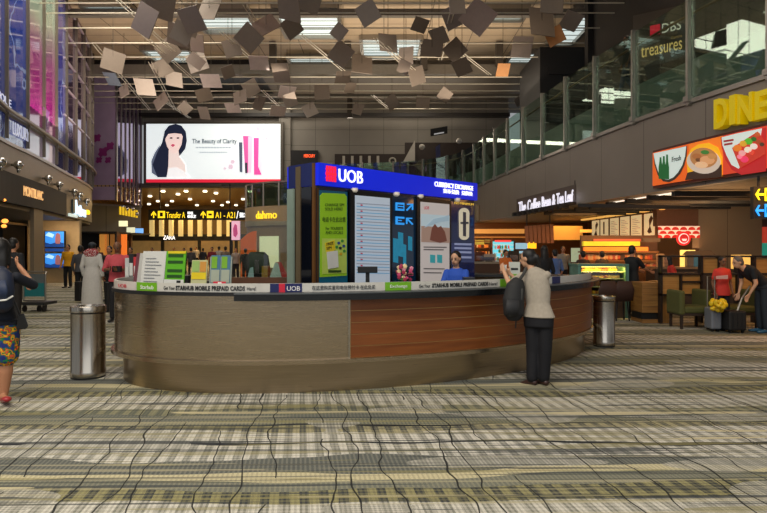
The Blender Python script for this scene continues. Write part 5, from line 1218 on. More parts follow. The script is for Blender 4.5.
# ================================================================ luggage
def suitcase(name,label,px0,px1,py0,py1,m,hz=None,cat='suitcase'):
    d_=GD(py1); x0_,x1_=XD(px0,d_),XD(px1,d_); h=ZD(py0,d_); t=thing(name,label,cat,((x0_+x1_)/2,d_,0))
    MB().b2(x0_,x1_,d_,d_+.28,.05,h).build('shell',m,t,bevel=.03)
    for k in range(1,4): x=x0_+(x1_-x0_)*k/4; MB().b2(x-.008,x+.008,d_-.006,d_,.1,h-.06).build('rib',m,t)
    for x in (x0_+.05,x1_-.05): mb=MB(); mb.tube([(x-.015,d_+.06,.03),(x+.015,d_+.06,.03)],.03,12); mb.build('wheel',BLACK,t)
    if hz:
        xm=(x0_+x1_)/2; mb=MB(); mb.tube([(xm-.07,d_+.2,h-.02),(xm-.07,d_+.2,hz),(xm+.07,d_+.2,hz),(xm+.07,d_+.2,h-.02)],.011,8); mb.build('pull_handle',ALU,t)
    return t
suitcase('silver_suitcase','silver grey hard suitcase with a raised handle in front of the red T-shirt',711.5,722,308,332,mat('silver_case','7c828c',.35,.3),1.05)
suitcase('grey_suitcase','narrow dark grey suitcase between the silver and black ones',721.5,728,308,331,mat('grey_case','4a4d54',.35,.3))
bk=suitcase('black_trolley_case','large black soft suitcase at the feet of the stooping man',729,747,311,333.5,mat('black_case','0f1012',.6))
mb=MB(); mb.tube([W(737,312,11.3),W(742,298,11.35),W(750,286,11.4)],.018,8); o=mb.build('pale_pull_handle',ALU); tag(o,'long pale trolley handle slanting up to the stooping man','handle')
yb=thing('yellow_bag','crumpled bright yellow plastic bag lying on the silver suitcase','bag',tuple(W(717,312,11.3)))
mb=MB(); random.seed(5)
for i in range(26):
    p=W(random.uniform(710,726),random.uniform(300,310.5),11.15+random.uniform(0,.2)); mb.ell(p,(random.uniform(.03,.07),.05,random.uniform(.03,.06)),Euler((random.random()*3,random.random()*3,0)).to_matrix(),8,6)
q=remesh(mb,.014,'bag_body',mat('bag_yellow','d8b818',.4,var=.2,sc_=25),yb,1); q.matrix_parent_inverse=Matrix.Translation(-yb.location)
# luggage cart
ct=thing('luggage_cart','luggage trolley with a teal front panel near the left shops','luggage cart',(XD(34,15),15,0))
d_=15.; xa,xb=XD(23.5,d_),XD(45.5,d_)
mb=MB(); 
for x in (xa,xb): mb.tube([(x,d_,.28),(x,d_,.95),(x,d_+.05,1.0)],.022,8)
mb.tube([(xa,d_+.05,1.0),(xb,d_+.05,1.0)],.022,8); mb.tube([(xa,d_,.28),(xb,d_,.28)],.022,8); mb.build('frame',ALU,ct)
MB().b2(xa+.03,xb-.03,d_-.01,d_+.01,.38,.72).build('front_panel',mat('panel_teal','1f6f72',.4,e=.05),ct); MB().b2(xa+.03,xb-.03,d_-.01,d_+.01,.72,.95).build('upper_panel',mat('panel_grey','60686a',.4),ct)
MB().b2(xa-.02,xb+.02,d_-.1,d_+.5,.17,.24).build('platform',mat('platform_dark','26292b',.5),ct)
for x in (xa+.03,(xa+xb)/2+.12,xb-.03):
    mb=MB(); mb.tube([(x-.02,d_,.08),(x+.02,d_,.08)],.08,16); mb.build('wheel',BLACK,ct); MB().b2(x-.015,x+.015,d_-.02,d_+.02,.08,.2).build('fork',ALU,ct)
mb=MB(); mb.tube([((xa+xb)/2-.02,d_+.45,.08),((xa+xb)/2+.02,d_+.45,.08)],.08,16); mb.build('wheel',BLACK,ct)
# ================================================================ coffee shops on the right
AMB = 'ffb050'
mb=MB(); mb.b2(4.9,13,33,33.3,0,3.0); struct(mb,'wall_cafe_back',mat('cafe_back','6a4524',.5),'brown back wall of the coffee shop')
mb=MB(); mb.b2(11.3,11.5,20.,33,0,3.0); struct(mb,'wall_cafe_side',mat('cafe_side','8a5f30',.5),'warm side wall of the coffee shop')
mb=MB(); mb.b2(XD(698.5,19.8),XD(762,19.8),19.8,20.2,0,3.0); struct(mb,'wall_cafe_right',TAUPE,'tall taupe wall to the right of the cafes')
mb=MB(); mb.b2(XD(762,19.8),18,24,24.3,0,3.0); struct(mb,'wall_far_right',mat('far_right_wall','5a4a38',.5),'dim wall of the far right shop')
# lit coves at the back of the coffee shop
for (px0,px1,py0,py1,d_,c,e,lab) in ((474,524,229,233.5,32.8,'e0a050',.6,'long glowing amber light cove at the back of the coffee shop'),(474,525,236.5,238,32.8,'b87838',.45,'thin lower amber light line at the back of the coffee shop'),(553,582,226,240,30.,'c8a050',.22,'bright yellow lit wall panel beside the hanging menu'),(580,600,229.5,232.5,29.,'ffc050',.8,'short glowing light line right of the yellow panel')):
    o=MB().b2(XD(px0,d_),XD(px1,d_),d_-.1,d_,ZD(py1,d_),ZD(py0,d_)).build('light_cove',mat('cove%d%d'%(px0,int(py0)),c,.5,e=e,ec=c,var=.15,sc_=.7)); tag(o,lab,'light cove')
# cool drinks display
dd=thing('drinks_display','glowing turquoise shelf display of drinks at the back of the coffee shop','display',(XD(504,31.5),31.5,0))
MB().b2(XD(492,31.5),XD(514.5,31.5),31.5,32.2,0,ZD(240,31.5)).build('cabinet',mat('disp_cab','3a4a50',.4),dd)
MB().b2(XD(493,31.4),XD(513.5,31.4),31.4,31.5,ZD(264,31.4),ZD(241.5,31.4)).build('lit_back',mat('turq_glow','58b8c8',.4,e=.9,ec='68c8d8',var=.5,sc_=3.),dd)
for k in range(5):
    z=ZD(245+k*4,31.3); MB().b2(XD(493,31.3),XD(513.5,31.3),31.2,31.4,z-.02,z+.02).build('shelf',mat('disp_shelf','c8d8dc',.4,e=.4),dd)
MB().b2(XD(495,31.3),XD(511,31.3),31.25,31.35,ZD(242,31.3),ZD(240,31.3)).build('red_top',lit('red_strip','d83a38',.9),dd)
random.seed(11)
for k in range(40):
    row=k%5; z=ZD(249+row*4,31.2); px=494+random.random()*18.5; c=random.choice(['e85a50','e8e0d0','3a8aa8','d8b040','50a060','a8d8e0'])
    mb=MB(); mb.lathe((XD(px,31.15),31.15,z+.02),[(.04,0),(.045,.02),(.045,.11),(.02,.15),(.02,.18)],8); o=mb.build('drink_bottle',mat('btl'+c,c,.4,var=0)); tag(o,'small bottle on the turquoise lit drinks display','bottle','bottles in the drinks display')
# other lit posters/shelves
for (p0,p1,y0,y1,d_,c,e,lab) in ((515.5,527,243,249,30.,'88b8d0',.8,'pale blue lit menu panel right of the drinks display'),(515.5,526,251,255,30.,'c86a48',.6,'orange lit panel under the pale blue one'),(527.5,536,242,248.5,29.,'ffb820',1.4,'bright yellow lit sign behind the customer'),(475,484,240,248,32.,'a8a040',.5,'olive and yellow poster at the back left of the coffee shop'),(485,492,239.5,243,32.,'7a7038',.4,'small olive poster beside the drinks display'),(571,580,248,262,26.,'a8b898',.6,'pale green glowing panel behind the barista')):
    o=MB().b2(XD(p0,d_),XD(p1,d_),d_-.08,d_,ZD(y1,d_),ZD(y0,d_)).build('lit_poster_panel',mat('lp%d'%p0,c,.5,e=e,ec=c,var=.35,sc_=4.)); tag(o,lab,'lit panel')  # lit panels and posters, not screens; one shows a menu
text('lettering','01',smp(529,534,243.5,247.5,28.9),mat('dark_red','8a2010',.5),o,0,.02) if False else None
# shelf with jars (px 474-493)
sh=thing('back_shelf','wooden shelving packed with orange pots at the back left of the coffee shop','shelf',(XD(483,31),31,0))
xa,xb=XD(474.5,31),XD(492,31)
for z in (.9,1.25,1.6,1.95): MB().b2(xa,xb,31,31.35,z-.02,z+.02).build('board',mat('shelf_wood','6a4020',.5),sh)
for x in (xa,xb): MB().b2(x-.03,x+.03,31,31.35,0,2.1).build('side_post',mat('shelf_wood','6a4020',.5),sh)
for k in range(30):
    z=(.92,1.27,1.62)[k%3]; x=xa+.08+(xb-xa-.16)*((k//3)+random.random()*.4)/10; c=random.choice(['c86a28','e0a050','8a4a20','d8c8a0','503020'])
    mb=MB(); mb.lathe((x,31.12,z),[(.04,0),(.055,.03),(.05,.13),(.035,.16)],8); o=mb.build('shelf_pot',mat('pot'+c,c,.5,var=0)); tag(o,'small orange or brown pot on the back shelf of the coffee shop','pot','pots on the back shelf')
# coffee counter (behind clerk) and machines
cc=thing('coffee_bar','dark brown coffee bar counter with a pale top beyond the oval counter','counter',(8.,23,0))
MB().b2(XD(474,22),XD(545,22),22,22.6,0,1.02).build('front',mat('bar_brown','3c2518',.45),cc); MB().b2(XD(474,22)-.05,XD(545,22),21.95,22.65,1.02,1.10).build('top',mat('bar_top','8a8478',.3),cc)
for i,(px,w_,h_) in enumerate(((479,.35,.35),(488,.5,.28),(513,.4,.4),(522,.3,.3))):
    d_=22.2; t=thing('coffee_machine','coffee machine on the brown bar, %s from the left'%('first','second','third','fourth')[i],'coffee machine',(XD(px,d_),d_,1.10),0,'coffee machines on the bar')
    MB().b2(XD(px,d_)-w_/2,XD(px,d_)+w_/2,d_-.15,d_+.15,1.10,1.10+h_).build('body',mat('machine%d'%i,('5a3020','a8a098','2a2a2c','7a7468')[i],.3,.4),t,bevel=.02)
    MB().b2(XD(px,d_)-w_/2+.05,XD(px,d_)+w_/2-.05,d_-.17,d_-.15,1.14,1.10+h_*.6).build('front_panel',CHROME,t)
    MB().b2(XD(px,d_)-w_/4,XD(px,d_)+w_/4,d_-.24,d_-.15,1.10,1.13).build('drip_tray',BLACK,t)
# hanging slatted menu
hm_=thing('hanging_menu','brown hanging menu board of tilted slats below the coffee sign','menu board',(XD(538,24),24,ZD(243,24)))
for k in range(7):
    px=524.5+k*4.2; MB().prism([(px,226-k*.3),(px+3.6,225.7-k*.3),(px+4.4,243),(px+1.2,243.4)],lambda u,v,w: W(u,v,24+w),0,.05).build('slat',mat('menu_brown','8f5c40',.5),hm_)
for px in (527,550): MB().b2(XD(px,24.05)-.02,XD(px,24.05)+.02,24.05,24.09,ZD(228,24),3.0).build('hanger',BLACK,hm_)
# dark pergola beams
for i in range(8):
    y=14.3+i*1.15; o=MB().b2(5.9+.02*i if y>21 else 6.9-(y-14)*.09+.1,11,y,y+.16,2.84,2.97).build('pergola_beam',mat('pergola_black','15110f',.5)); tag(o,'dark ceiling slat beam over the coffee shop, one of a parallel row','ceiling beam','dark slat beams above the coffee shop')
o=MB().prism([(578,203.5),(690,205.5),(691,208.5),(578,207)],lambda u,v,w: W(u,v,13.6+w),0,.15).build('black_crossbar',mat('pergola_black','15110f',.5)); tag(o,'long black horizontal bar hanging under the cafe ceiling','bar')
# menu boards row
mx=9.15
mrow=[(592,599.5),(600.5,608.5),(610,619),(620.2,629.8),(631,642),(644,655)]
for i,(p0,p1) in enumerate(mrow):
    y0_=(mx)/((p1-CX)/F); y1_=mx/((p0-CX)/F)
    t=thing('menu_board','cream printed menu board, %s from the left in the row above the bakery'%('first','second','third','fourth','fifth','sixth')[i],'menu board',(mx,(y0_+y1_)/2,2.03),0,'menu boards above the bakery')
    fr=lambda u,v,w: Vector((mx-w, y1_+(y0_-y1_)*u, 2.02+(2.80-2.02)*v))
    MB().rect(fr,-.02,1.02,-.03,1.03,-.05,0).build('frame',mat('menu_frame','6a4a20',.4),t); MB().rect(fr,.02,.98,.02,.98,0,.01).build('panel',mat('menu_cream','d8c49c',.5,e=.55,ec='e8cc98',var=.08),t)
    if i in (0,5): MB().prism([(.5,.1),(.75,.15),(.6,.45),(.85,.75),(.7,.9),(.5,.7),(.55,.4),(.35,.2)],fr,.01,.02).build('plant_print',mat('menu_print','5a3a28',.5),t)
    elif i==1: MB().rect(fr,.4,.55,.2,.85,.01,.02).build('bottle_print',mat('menu_print','5a3a28',.5),t)
    else:
        for k in range(9): MB().rect(fr,.15,.85-(k%3)*.15,.12+k*.085,.14+k*.085,.01,.015).build('print_line',mat('menu_ink','8a7a60',.5),t)
    MB().rect(fr,.45,.55,1.03,1.24,-.04,-.02).build('hanger',BLACK,t)
o=MB().b2(mx-.06,mx+.1,19.6,27.5,2.86,2.93).build('menu_light_rail',lit('rail_amber','ffc060',.7)); tag(o,'thin golden rail above the row of menu boards','light rail')
# bakery shelves: long lit awning strips
for i,(p0,p1,y0,y1,d_,c,e,lab) in enumerate(((592,640,239,241.5,19.,'c85a38',.5,'thin red-orange strip above the yellow one'),(582,638,241.5,246,18.5,'c8b828',.55,'long yellow-green lit strip over the bakery shelf'),(583,646,247,251,18.,'e87828',.7,'long orange lit strip below the yellow-green one'),(641,658,238,242,18.4,'5a4a3a',.1,'brown shelf end right of the strips'))):
    o=MB().b2(XD(p0,d_),XD(p1,d_),d_-.15,d_,ZD(y1,d_),ZD(y0,d_)).build('lit_strip',mat('strip%d'%i,c,.5,e=e,ec=c,var=.4,sc_=3.)); tag(o,lab,'light strip')
bk_=thing('bakery_shelf','wooden bakery shelves full of orange goods behind the pastry case','shelf',(XD(610,17.8),17.8,0))
MB().b2(XD(580,19),XD(656,19),18.9,19.0,0,2.0).build('back',mat('bakery_back','6a4428',.5),bk_)
for z in (.95,1.22,1.48): MB().b2(XD(580,18),XD(656,18),17.8,18.2,z-.02,z+.02).build('board',mat('shelf_wood2','8a5a30',.5),bk_)
for k in range(60):
    z=(.97,1.24)[k%2]; x=XD(581+74*((k//2)+random.random()*.3)/30,17.95); c=random.choice(['c8703a','b85030','d8b080','a84a38','c89868','503828'])
    mb=MB(); mb.box((x,17.95,z+.08),(.15,.16,.13+random.random()*.06),rz=random.random()*.3); o=mb.build('wrapped_loaf',mat('loaf'+c,c,.5,var=.2,sc_=15.),bevel=.03); tag(o,'wrapped baked item on the bakery shelf behind the pastry case','baked goods','wrapped goods on the bakery shelves')
# red scale tiles
def scale_mat():
    M,nt,b,X,Y,Z=newmat('red_white_scales')
    u=(X*(1/.27)); v=(Z*(1/.13)); row=v.op('FLOOR'); par=(row*.5).fract()
    uu=(u+par).fract()-.5; vv=v.fract()
    m=((uu*uu*3.2+vv*vv).op('SQRT') < .8); col=mixc(nt,m,'f0d8c0','c8281c')
    nt.links.new(col,b.inputs['Base Color']); nt.links.new(col,b.inputs['Emission Color']); b.inputs['Emission Strength'].default_value=.55; return M
d_=19.7; st=thing('scale_patterned_fascia','red and white fish-scale patterned shop fascia','shop fascia',(XD(678,d_),d_,ZD(238,d_)))
MB().b2(XD(658,d_),XD(698.3,d_),d_-.1,d_,ZD(238,d_),ZD(226,d_)).build('panel',scale_mat(),st)
MB().b2(XD(657,d_),XD(698.4,d_),d_,d_+.3,ZD(226,d_),3.0).build('upper_wall',mat('brown_brick','6a4a38',.6),st)
rl=thing('round_red_sign','round glowing red and white shop sign on the scale pattern','sign',(XD(683.5,19),19,ZD(245.5,19)))
c=W(683.3,238.5,19.); 
def disc(r,m,nm,w): 
    MB().prism([(r*math.cos(i*math.pi/20),r*math.sin(i*math.pi/20)) for i in range(40)],lambda u,v,ww: Vector((c.x+u,c.y-ww,c.z+v)),w,w+.02).build(nm,m,rl)
disc(.225,lit('ring_red','d82020',1.1),'disc',0); disc(.165,lit('ring_white','f0c8c0',1.0),'white_ring',.02); disc(.135,lit('ring_red2','b81c1c',.9),'inner_disc',.04)
MB().prism([(-.08,-.01),(.08,-.01),(.05,-.08),(-.05,-.08)],lambda u,v,ww: Vector((c.x+u,c.y-ww,c.z+v)),.06,.08).build('bowl_mark',lit('ring_white','f0c8c0',1.0),rl)
MB().b2(c.x-.02,c.x+.02,c.y+.0,c.y+.7,c.z-.02,c.z+.02).build('bracket',BLACK,rl)
d_=23.9
for (y0,y1,c_,nm,lab) in ((227,243,'c8402c','red_patterned_panel','red and white patterned panel at the far right edge'),(243,256,'2f9a80','green_glowing_board','turquoise green lit panel at the far right edge')):
    o=MB().b2(XD(762,d_),XD(775,d_),d_-.1,d_,ZD(y1,d_),ZD(y0,d_)).build(nm,mat(nm,c_,.5,e=.6,ec=c_,var=.4,sc_=5)); tag(o,lab,'lit panel')
# food stall behind shelf
fs=thing('food_stall_counter','bright lit food stall counter seen through the dividing shelf','counter',(XD(683,17),17,0))
MB().b2(XD(655,17),XD(760,17),17,17.6,0,1.0).build('base',mat('stall_dark','2a1f18',.5),fs)
MB().b2(XD(686,17),XD(701,17),17.3,17.35,1.0,ZD(250,17)).build('lit_back',mat('stall_glow','e8c060',.5,e=1.2,ec='f0c868',var=.4,sc_=6.),fs)
MB().b2(XD(738,17),XD(758,17),17.3,17.35,.95,ZD(255,17)).build('lit_back',mat('stall_glow2','d8a850',.5,e=.9,ec='e8b860',var=.5,sc_=7.),fs)
MB().b2(XD(655,17),XD(705,17),16.95,17.6,1.0,1.06).build('top',mat('stall_top','6a5844',.4),fs)
for (px,h,c_) in ((666,.2,'705848'),(695,.25,'3a6a88'),(689,.28,'58504a'),(699,.2,'c84838'),(660,.25,'a08060')):
    o=MB().b2(XD(px,17.2)-.09,XD(px,17.2)+.09,17.1,17.28,1.06,1.06+h+.12).build('stall_tin',mat('tin'+c_,c_,.4),bevel=.02); tag(o,'small tin or carton standing on the lit food stall counter','tin','tins on the food stall')
# dividing shelf
DS=12.5; ds_=thing('dividing_shelf','dark brown open shelf divider with wooden panels in front of the stalls','shelf',(XD(720,DS),DS,0))
SB=mat('divider_dark','1e140e',.5); SWP=wood_mat('divider_wood','98692f','b08546','H',.5)
def sbx(p0,p1,y0,y1,m,nm,dy0=0,dy1=.14): return MB().b2(XD(p0,DS),XD(p1,DS),DS+dy0,DS+dy1,ZD(y1,DS),ZD(y0,DS)).build(nm,m,ds_)
for y in (255.5,273,294): sbx(661,800,y,y+1.8,SB,'board')
for px in (661,701.5,719,737.5,754.5,775): sbx(px,px+1.8,255.5,323,SB,'upright')
for (p0,p1,y0,y1) in ((703.5,719,258,273),(663.5,680.5,275,294),(683,703,275,281),(683,703,283,294),(721,737,275,294),(739,754,275,294),(756,776,258,294)): sbx(p0,p1,y0,y1,SWP,'wood_panel',.06,.1)
sbx(681,682.5,274,294,SB,'upright'); sbx(683,703,281,282.5,SB,'board')
o=MB().prism([(682,255),(686,251),(711,250.5),(716,255)],lambda u,v,w: W(u,v,DS+.05+w),0,.2).build('cloth_bundle',mat('bundle_brown','7a5a3a',.7)); tag(o,'low brown bundle lying on top of the dividing shelf','bundle')
# brown wooden cabinet
d_=12.7; wc=thing('wooden_cabinet','light brown wooden counter cabinet between the pastry case and the sofas','cabinet',(XD(648,d_),d_,0))
WC=wood_mat('oak_planks','7a5228','98703a','H',.45)
o_=.22; MB().b2(XD(632,d_)+o_,XD(662,d_)+.1,d_,d_+.6,.22,.86).build('body',WC,wc,bevel=.008)
for k in range(1,5): MB().b2(XD(632,d_)+.01+o_,XD(662,d_)+.09,d_-.006,d_,.22+k*.128,.226+k*.128).build('plank_line',mat('groove','4a2e14',.6),wc)
MB().b2(XD(632,d_)+o_,XD(662,d_)+.1,d_+.05,d_+.55,.08,.22).build('recess',BLACK,wc); MB().b2(XD(632,d_)+o_,XD(668,d_),d_-.01,d_+.58,0,.08).build('plinth',WC,wc)
MB().b2(XD(661,d_),XD(668.5,d_),d_-.02,d_+.6,.0,.88).build('end_panel',wood_mat('oak_end','8a6430','a67c44','V',.45),wc)
# sofas
def chair(px,label,flip=1,d_=12.0,w=.62):
    x=XD(px,d_); t=thing('lounge_chair',label,'armchair',(x,d_,0),0,'green lounge chairs'); G_=mat('olive_upholstery','4c4f24',.75,var=.15,sc_=12)
    MB().box((x+.05*flip,d_,.38),(w-.08,.55,.14)).build('seat',G_,t,bevel=.04)
    MB().box((x-flip*(w/2-.04),d_,.52),(.12,.58,.48)).build('backrest',G_,t,bevel=.04)
    MB().box((x,d_,.29),(w,.55,.05)).build('frame',DKBR,t)
    for sx_ in (-1,1):
        for sy_ in (-1,1): MB().box((x+sx_*(w/2-.05),d_+sy_*.22,.135),(.045,.045,.27)).build('leg',DKBR,t)
chair(689,'olive green lounge chair in front of the dividing shelf, right of the wooden cabinet'); chair(709,'olive green lounge chair seen from its back beside the silver suitcase',1,12.2,.4); chair(737,'olive green lounge chair behind the black suitcase',-1,12.1)
o=MB().b2(XD(778,11),XD(795,11),11,11.4,0,.98).build('tan_pillar_box',mat('tan_box','8a6434',.5)); tag(o,'tan wooden post at the right picture edge','post')
# pastry case
pc=thing('pastry_case','teal framed glass pastry case filled with yellow lit pastries','display case',(XD(604,13.6),13.6,0))
TEAL=mat('case_teal','5f8f84',.35,.2); d_=13.6; xa,xb=XD(578,d_),XD(629,d_)
MB().b2(xa,xb,d_,d_+.7,ZD(266.5,d_),ZD(264,d_)).build('top_frame',TEAL,pc)
for x in (xa,xb-.08): MB().b2(x,x+.08,d_,d_+.7,0,ZD(266,d_)).build('side_frame',TEAL,pc)
MB().b2(xa,xb,d_+.62,d_+.7,0,ZD(266,d_)).build('back',mat('case_back','8a5a28',.5),pc)
MB().b2(xa,xb,d_+.02,d_+.6,0,.5).build('base',mat('case_base','5a4a40',.4),pc)
for k,z in enumerate((.54,.72,.9,1.06)): MB().b2(xa+.08,xb-.08,d_+.06,d_+.6,z-.012,z).build('shelf',mat('case_shelf','b0b8a8',.3),pc)
MB().b2(xa+.08,xb-.1,d_+.5,d_+.6,ZD(268,d_),ZD(267,d_)).build('light_tube',lit('case_light','ffd070',3.),pc)
MB().b2(xa+.06,xb-.06,d_,d_+.01,.5,ZD(266,d_)).build('front_glass',CLEARGLASS,pc)
for k in range(56):
    row=k%4; z=(.54,.72,.9,1.06)[row]; x=xa+.14+(xb-xa-.3)*((k//4)+.5)/14; c=random.choice(['e8a828','d88a20','f0c040','b86020','e8b840'])
    mb=MB(); mb.ell((x,d_+.2+.16*(k%2),z+.035),(.062,.06,.045),None,10,7); mb.ell((x+.01,d_+.2+.16*(k%2),z+.06),(.03,.035,.02),None,8,6)
    o=mb.build('pastry',mat('pastry'+c,c,.5,var=.15,sc_=30),smooth='all'); tag(o,'small golden pastry on a shelf inside the pastry case','pastry','pastries in the glass case')
# brown round-backed chairs below
for i,px in enumerate((608,624)):
    d_=13.0; x=XD(px,d_); t=thing('bistro_chair','dark brown woven bistro chair before the pastry case, %s one'%('left' if i==0 else 'right'),'chair',(x,d_,0),0,'bistro chairs')
    mb=MB(); mb.loft([(Vector((x,d_,.45)),.2,.03),(Vector((x,d_-.02,.7)),.22,.035),(Vector((x,d_-.03,.88)),.15,.03)]); mb.build('backrest',mat('woven_brown','38221b',.7,var=.4,sc_=40),t,smooth='all')
    mb=MB(); mb.lathe((x,d_+.2,.43),[(.2,0),(.22,.02),(.2,.05)],20); mb.build('seat',mat('woven_brown','38221b',.7),t)
    for a in (.8,2.3,3.9,5.5): mb=MB(); mb.tube([(x+.15*math.cos(a),d_+.2+.15*math.sin(a),.44),(x+.2*math.cos(a),d_+.2+.2*math.sin(a),.0)],.015,8); mb.build('leg',BLACK,t)
# yellow + blue arrow signs (right edge)
ar=thing('arrow_sign','hanging black sign with a yellow arrow over a blue arrow at the right edge','sign',(XD(764,11.5),11.5,ZD(219,11.5)))
d_=11.5; MB().b2(XD(753.5,d_),XD(790,d_),d_,d_+.1,ZD(219,d_),ZD(186.5,d_)).build('board',BLACK,ar)
larr=[(0,.5),(.4,1),(.55,1),(.3,.6),(1,.6),(1,.4),(.3,.4),(.55,0),(.4,0)]
for (y0,y1,m,nm) in ((188,201,YEL,'yellow_arrow'),(204,217,lit('sign_blue','2090e8',1.3),'blue_arrow')):
    MB().prism(larr,smp(755,763.5,y0+1,y1-1,d_-.01),0,.02).build(nm,m,ar); MB().rect(smp(764.5,774,y0,y1,d_-.01),0,1,0,1,0,.02).build('pictogram_panel',m,ar); MB().rect(smp(766.5,772,y0+3,y1-4,d_-.03),0,1,0,1,0,.02).build('pictogram',BLACK,ar)
for px in (760,780): MB().b2(XD(px,d_)-.015,XD(px,d_)+.015,d_+.03,d_+.07,ZD(187,d_),3.0).build('hanger',BLACK,ar)
# cafe ceiling downlights
for (px,py) in ((689.5,202),(725,205),(738,203),(732,196),(748,193),(665,212),(668,196)):
    d_=1.38*F/(HY-py); mb=MB(); mb.lathe((XD(px,d_),d_,2.975),[(.10,0),(.13,.01),(.13,.03)],16); o=mb.build('cafe_downlight',mat('downlight_glow','fff0d0',.4,e=4.,var=0)); tag(o,'round recessed downlight in the taupe cafe ceiling','downlight','cafe downlights')
o=MB(); o.lathe((XD(477.5,26),26,ZD(223,26)),[(.05,0),(.05,.5)],12); o=MB().box((XD(477.5,26),26,ZD(213,26)),(.2,.14,.75)).build('wall_lamp_box',mat('lampbox','8a7a60',.4,.3),bevel=.05); tag(o,'small oval wall fixture right of the kiosk','wall lamp')
# ================================================================ hanging reflector panels
LV=[(145,20,30,0),(179,35,24,0),(168,50,20,0),(196,61,17,1),(158,3,34,0),(192,20,26,0),(113,61,22,0),(162,68,18,0),(145,87,20,1),(174,79,18,1),(161,101,17,1),(185,108,12,1),(112,79,16,2),(124,91,12,1),
(188,24,24,0),(182,33,20,0),(197,43,18,0),(209,9,26,0),(249,38,24,0),(266,25,24,3),(289,9,26,0),(292,27,20,0),(197,62,20,1),(259,63,20,4),(232,48,18,0),(281,73,20,0),(368,13,22,0),(388,43,20,0),(341,54,22,1),(362,64,22,0),(343,77,16,0),(211,81,20,4),
(251,88,16,1),(240,97,15,1),(259,103,15,0),(233,108,15,4),(204,95,16,0),(184,107,13,1),(204,113,14,1),(287,92,17,4),(290,100,14,1),(278,111,16,4),(322,92,16,0),(358,109,12,0),(392,102,14,0),(310,110,14,1),(310,2,22,0),
(406,56,18,1),(404,67,14,0),(417,76,18,0),(432,48,22,0),(439,36,18,0),(453,17,22,0),(457,4,20,1),(455,50,20,0),(462,67,18,0),(478,17,30,3),(522,47,22,1),(542,22,30,0),(571,21,20,1),(555,36,18,5),(503,70,14,5),(423,102,14,1),(445,95,13,0),(520,100,12,0),(552,2,24,0),(339,32,14,0),(420,25,16,0),(228,72,12,0),(350,88,12,0)]
LM=[mat('reflector_taupe','85786c',.45,.2,var=.08),mat('reflector_grey','a3968c',.42,.2,var=.08),mat('reflector_blue_tint','8d9aa8',.4,.4),mat('reflector_rose_brown','937f76',.45,.3),mat('reflector_pale','d8c8c6',.5,.1),mat('reflector_orange_lit','b07a48',.45,.3)]  # orange plates have the orange light on them put into the base colour
LN=['taupe','grey','bluish grey','rose-brown','pale whitish','orange-lit']
random.seed(21)
hg=mat('thin_hanger','5a5248',.5,.5)
for i,(px,py,sz,c) in enumerate(LV):
    z=9.7+(i*7%5-2)*.28; d_=(z-CH)*F/(HY-py); L=sz/F*d_*.95
    L=max(.55,min(L,1.15))
    t=thing('reflector_panel','%s square panel hanging tilted under the ceiling'%LN[c] if c<2 else '%s square panel hanging tilted under the ceiling'%LN[c],'ceiling panel',(XD(px,d_),d_,z),0,'%s tilted ceiling panels'%LN[c])
    nv=Vector((random.uniform(-.7,.7),-1,random.uniform(-1.3,.5))) if c!=4 else Vector((random.uniform(-.2,.2),-.5,-1)); E_=nv.to_track_quat('Z','X').to_matrix()@Matrix.Rotation(random.uniform(0,1.57) if c!=4 else 0,3,'Z')
    mb=MB(); mb.box((0,0,0),(L,L,.03),E_.to_4x4()); mb.build('plate',LM[c],t,world=False)
    mb=MB(); mb.tube([(0,0,.0),(0,0,(12.3 if d_<34 else 12.)-z)],.012,5); mb.build('hanger',hg,t,world=False)
# ================================================================ light
w=bpy.data.worlds.new('World'); sc.world=w; w.use_nodes=True; bg=w.node_tree.nodes['Background']; bg.inputs[0].default_value=lin('c9ccd0'); bg.inputs[1].default_value=.5
def area(name,loc,size,e,col='ffffff',rot=(0,0,0),sy=None):
    l=bpy.data.lights.new(name,'AREA'); l.energy=e; l.size=size; l.color=lin(col)[:3]
    if sy: l.shape='RECTANGLE'; l.size_y=sy
    o=bpy.data.objects.new(name,l); o.location=loc; o.rotation_euler=rot; COL.objects.link(o); return o
area('skylight_daylight',(-4,-.5,11.95),13.,2000,'fff3e0',sy=5.)
area('skylight_daylight',(-9.8,14,11.95),5.,800,'fff3e0',sy=13.)
area('skylight_daylight',(-9.8,23.4,11.95),5.,350,'fff3e0',sy=4.)
area('skylight_daylight',(-8,38,11.9),4.0,300,'fff3e0',sy=4.0)
area('light_behind_camera',(0,-2.6,6),12,300,'eef2f8',(math.radians(-78),0,math.pi),7)  # area light behind the camera, facing into the hall
for (x,y,e) in ((7.2,22,60),(9,29,60),(8.3,17,45),(9.5,15,20),(12,22,15),(8,10.6,45),(6.4,12.6,6)): area('cafe_downlights_and_fill',(x,y,2.9),1.6,e,'ffb469')  # downlights, plus lamps added before the dark shelf and hanging menu
for (x,y,e) in ((-12,46,480),(-18,48,480),(-12,54,330),(-18,56,330)): area('passage_lights',(x,y,5.7),3,e,'ffcf86')
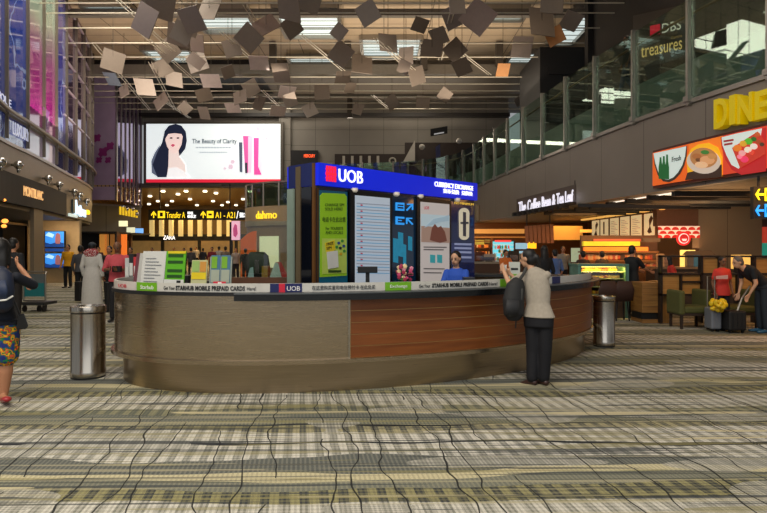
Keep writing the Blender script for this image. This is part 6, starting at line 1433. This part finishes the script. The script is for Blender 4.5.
for (px,d_) in ((70,25),):
    area('shop_lights',(XD(px,d_)-.6,d_+.5,2.8),.8,10,'ffc98a')
area('ceiling_fill_left',(-12.2,26,6.4),2,420,'ffedd6',(math.pi,0,0),12)  # added up-facing lamp that brightens the ceiling on the left
area('ceiling_fill_mid',(1,28,9.2),12,430,'ffedd6',(math.pi,0,0),5)  # added lamp in mid-air, lights the ceiling from below
area('ceiling_fill_rear',(0,40.5,9.0),12,260,'ffedd6',(math.pi+.6,0,0),.6)  # added lamp that lifts the rear ceiling, no fitting there
area('taupe_wall_fill',(9.6,15.5,2.8),1.2,55,'ffd9a8',(math.radians(60),0,0))  # added lamp to brighten the taupe cafe wall
area('bakery_shelf_light',(XD(618,17.4),17.3,2.2),2.2,30,'ffc070',(math.radians(40),0,0),.2)
area('back_shelf_light',(XD(483,30),29.8,2.6),2,40,'ffb060',(math.radians(40),0,0),.3)
area('soffit_fill',(9.5,20,1.6),2,24,'ffc890',(math.pi,0,0))  # added up-facing lamp to brighten the cafe soffit
area('soffit_fill',(8.2,15.2,1.5),1.5,34,'ffc890',(math.pi,0,0))  # second lamp added under the soffit, nearer the camera
area('case_light',(XD(604,13.64),13.635,1.12),1.0,20,'ffc860',(math.radians(40),0,0),.04)
area('screen_shop_light',(XD(62,26.5),26.3,2.7),1.2,40,'ffd9a8',(math.radians(20),0,0))
area('rotunda_light',(-8.5,29,6.5),1.5,60,'ffd9a0')
area('upper_walkway_light',(8,17.5,11),1.5,60,'ffe2c0')
area('upper_walkway_light',(2,38,11.6),3,120,'fff0d8')
# ================================================================ camera
cam=bpy.data.cameras.new('camera'); co=bpy.data.objects.new('camera',cam); COL.objects.link(co); sc.camera=co
co.location=(0,0,CH); co.rotation_euler=(math.pi/2,0,0); cam.sensor_width=36; cam.lens=F/767*36; cam.shift_y=-(513/2-HY)/767
cam.clip_end=200; cam.clip_start=.1
sc.view_settings.view_transform='Standard'; sc.view_settings.look='None'; sc.view_settings.gamma=1; sc.view_settings.use_curve_mapping=False
sc.view_settings.exposure=EXPO
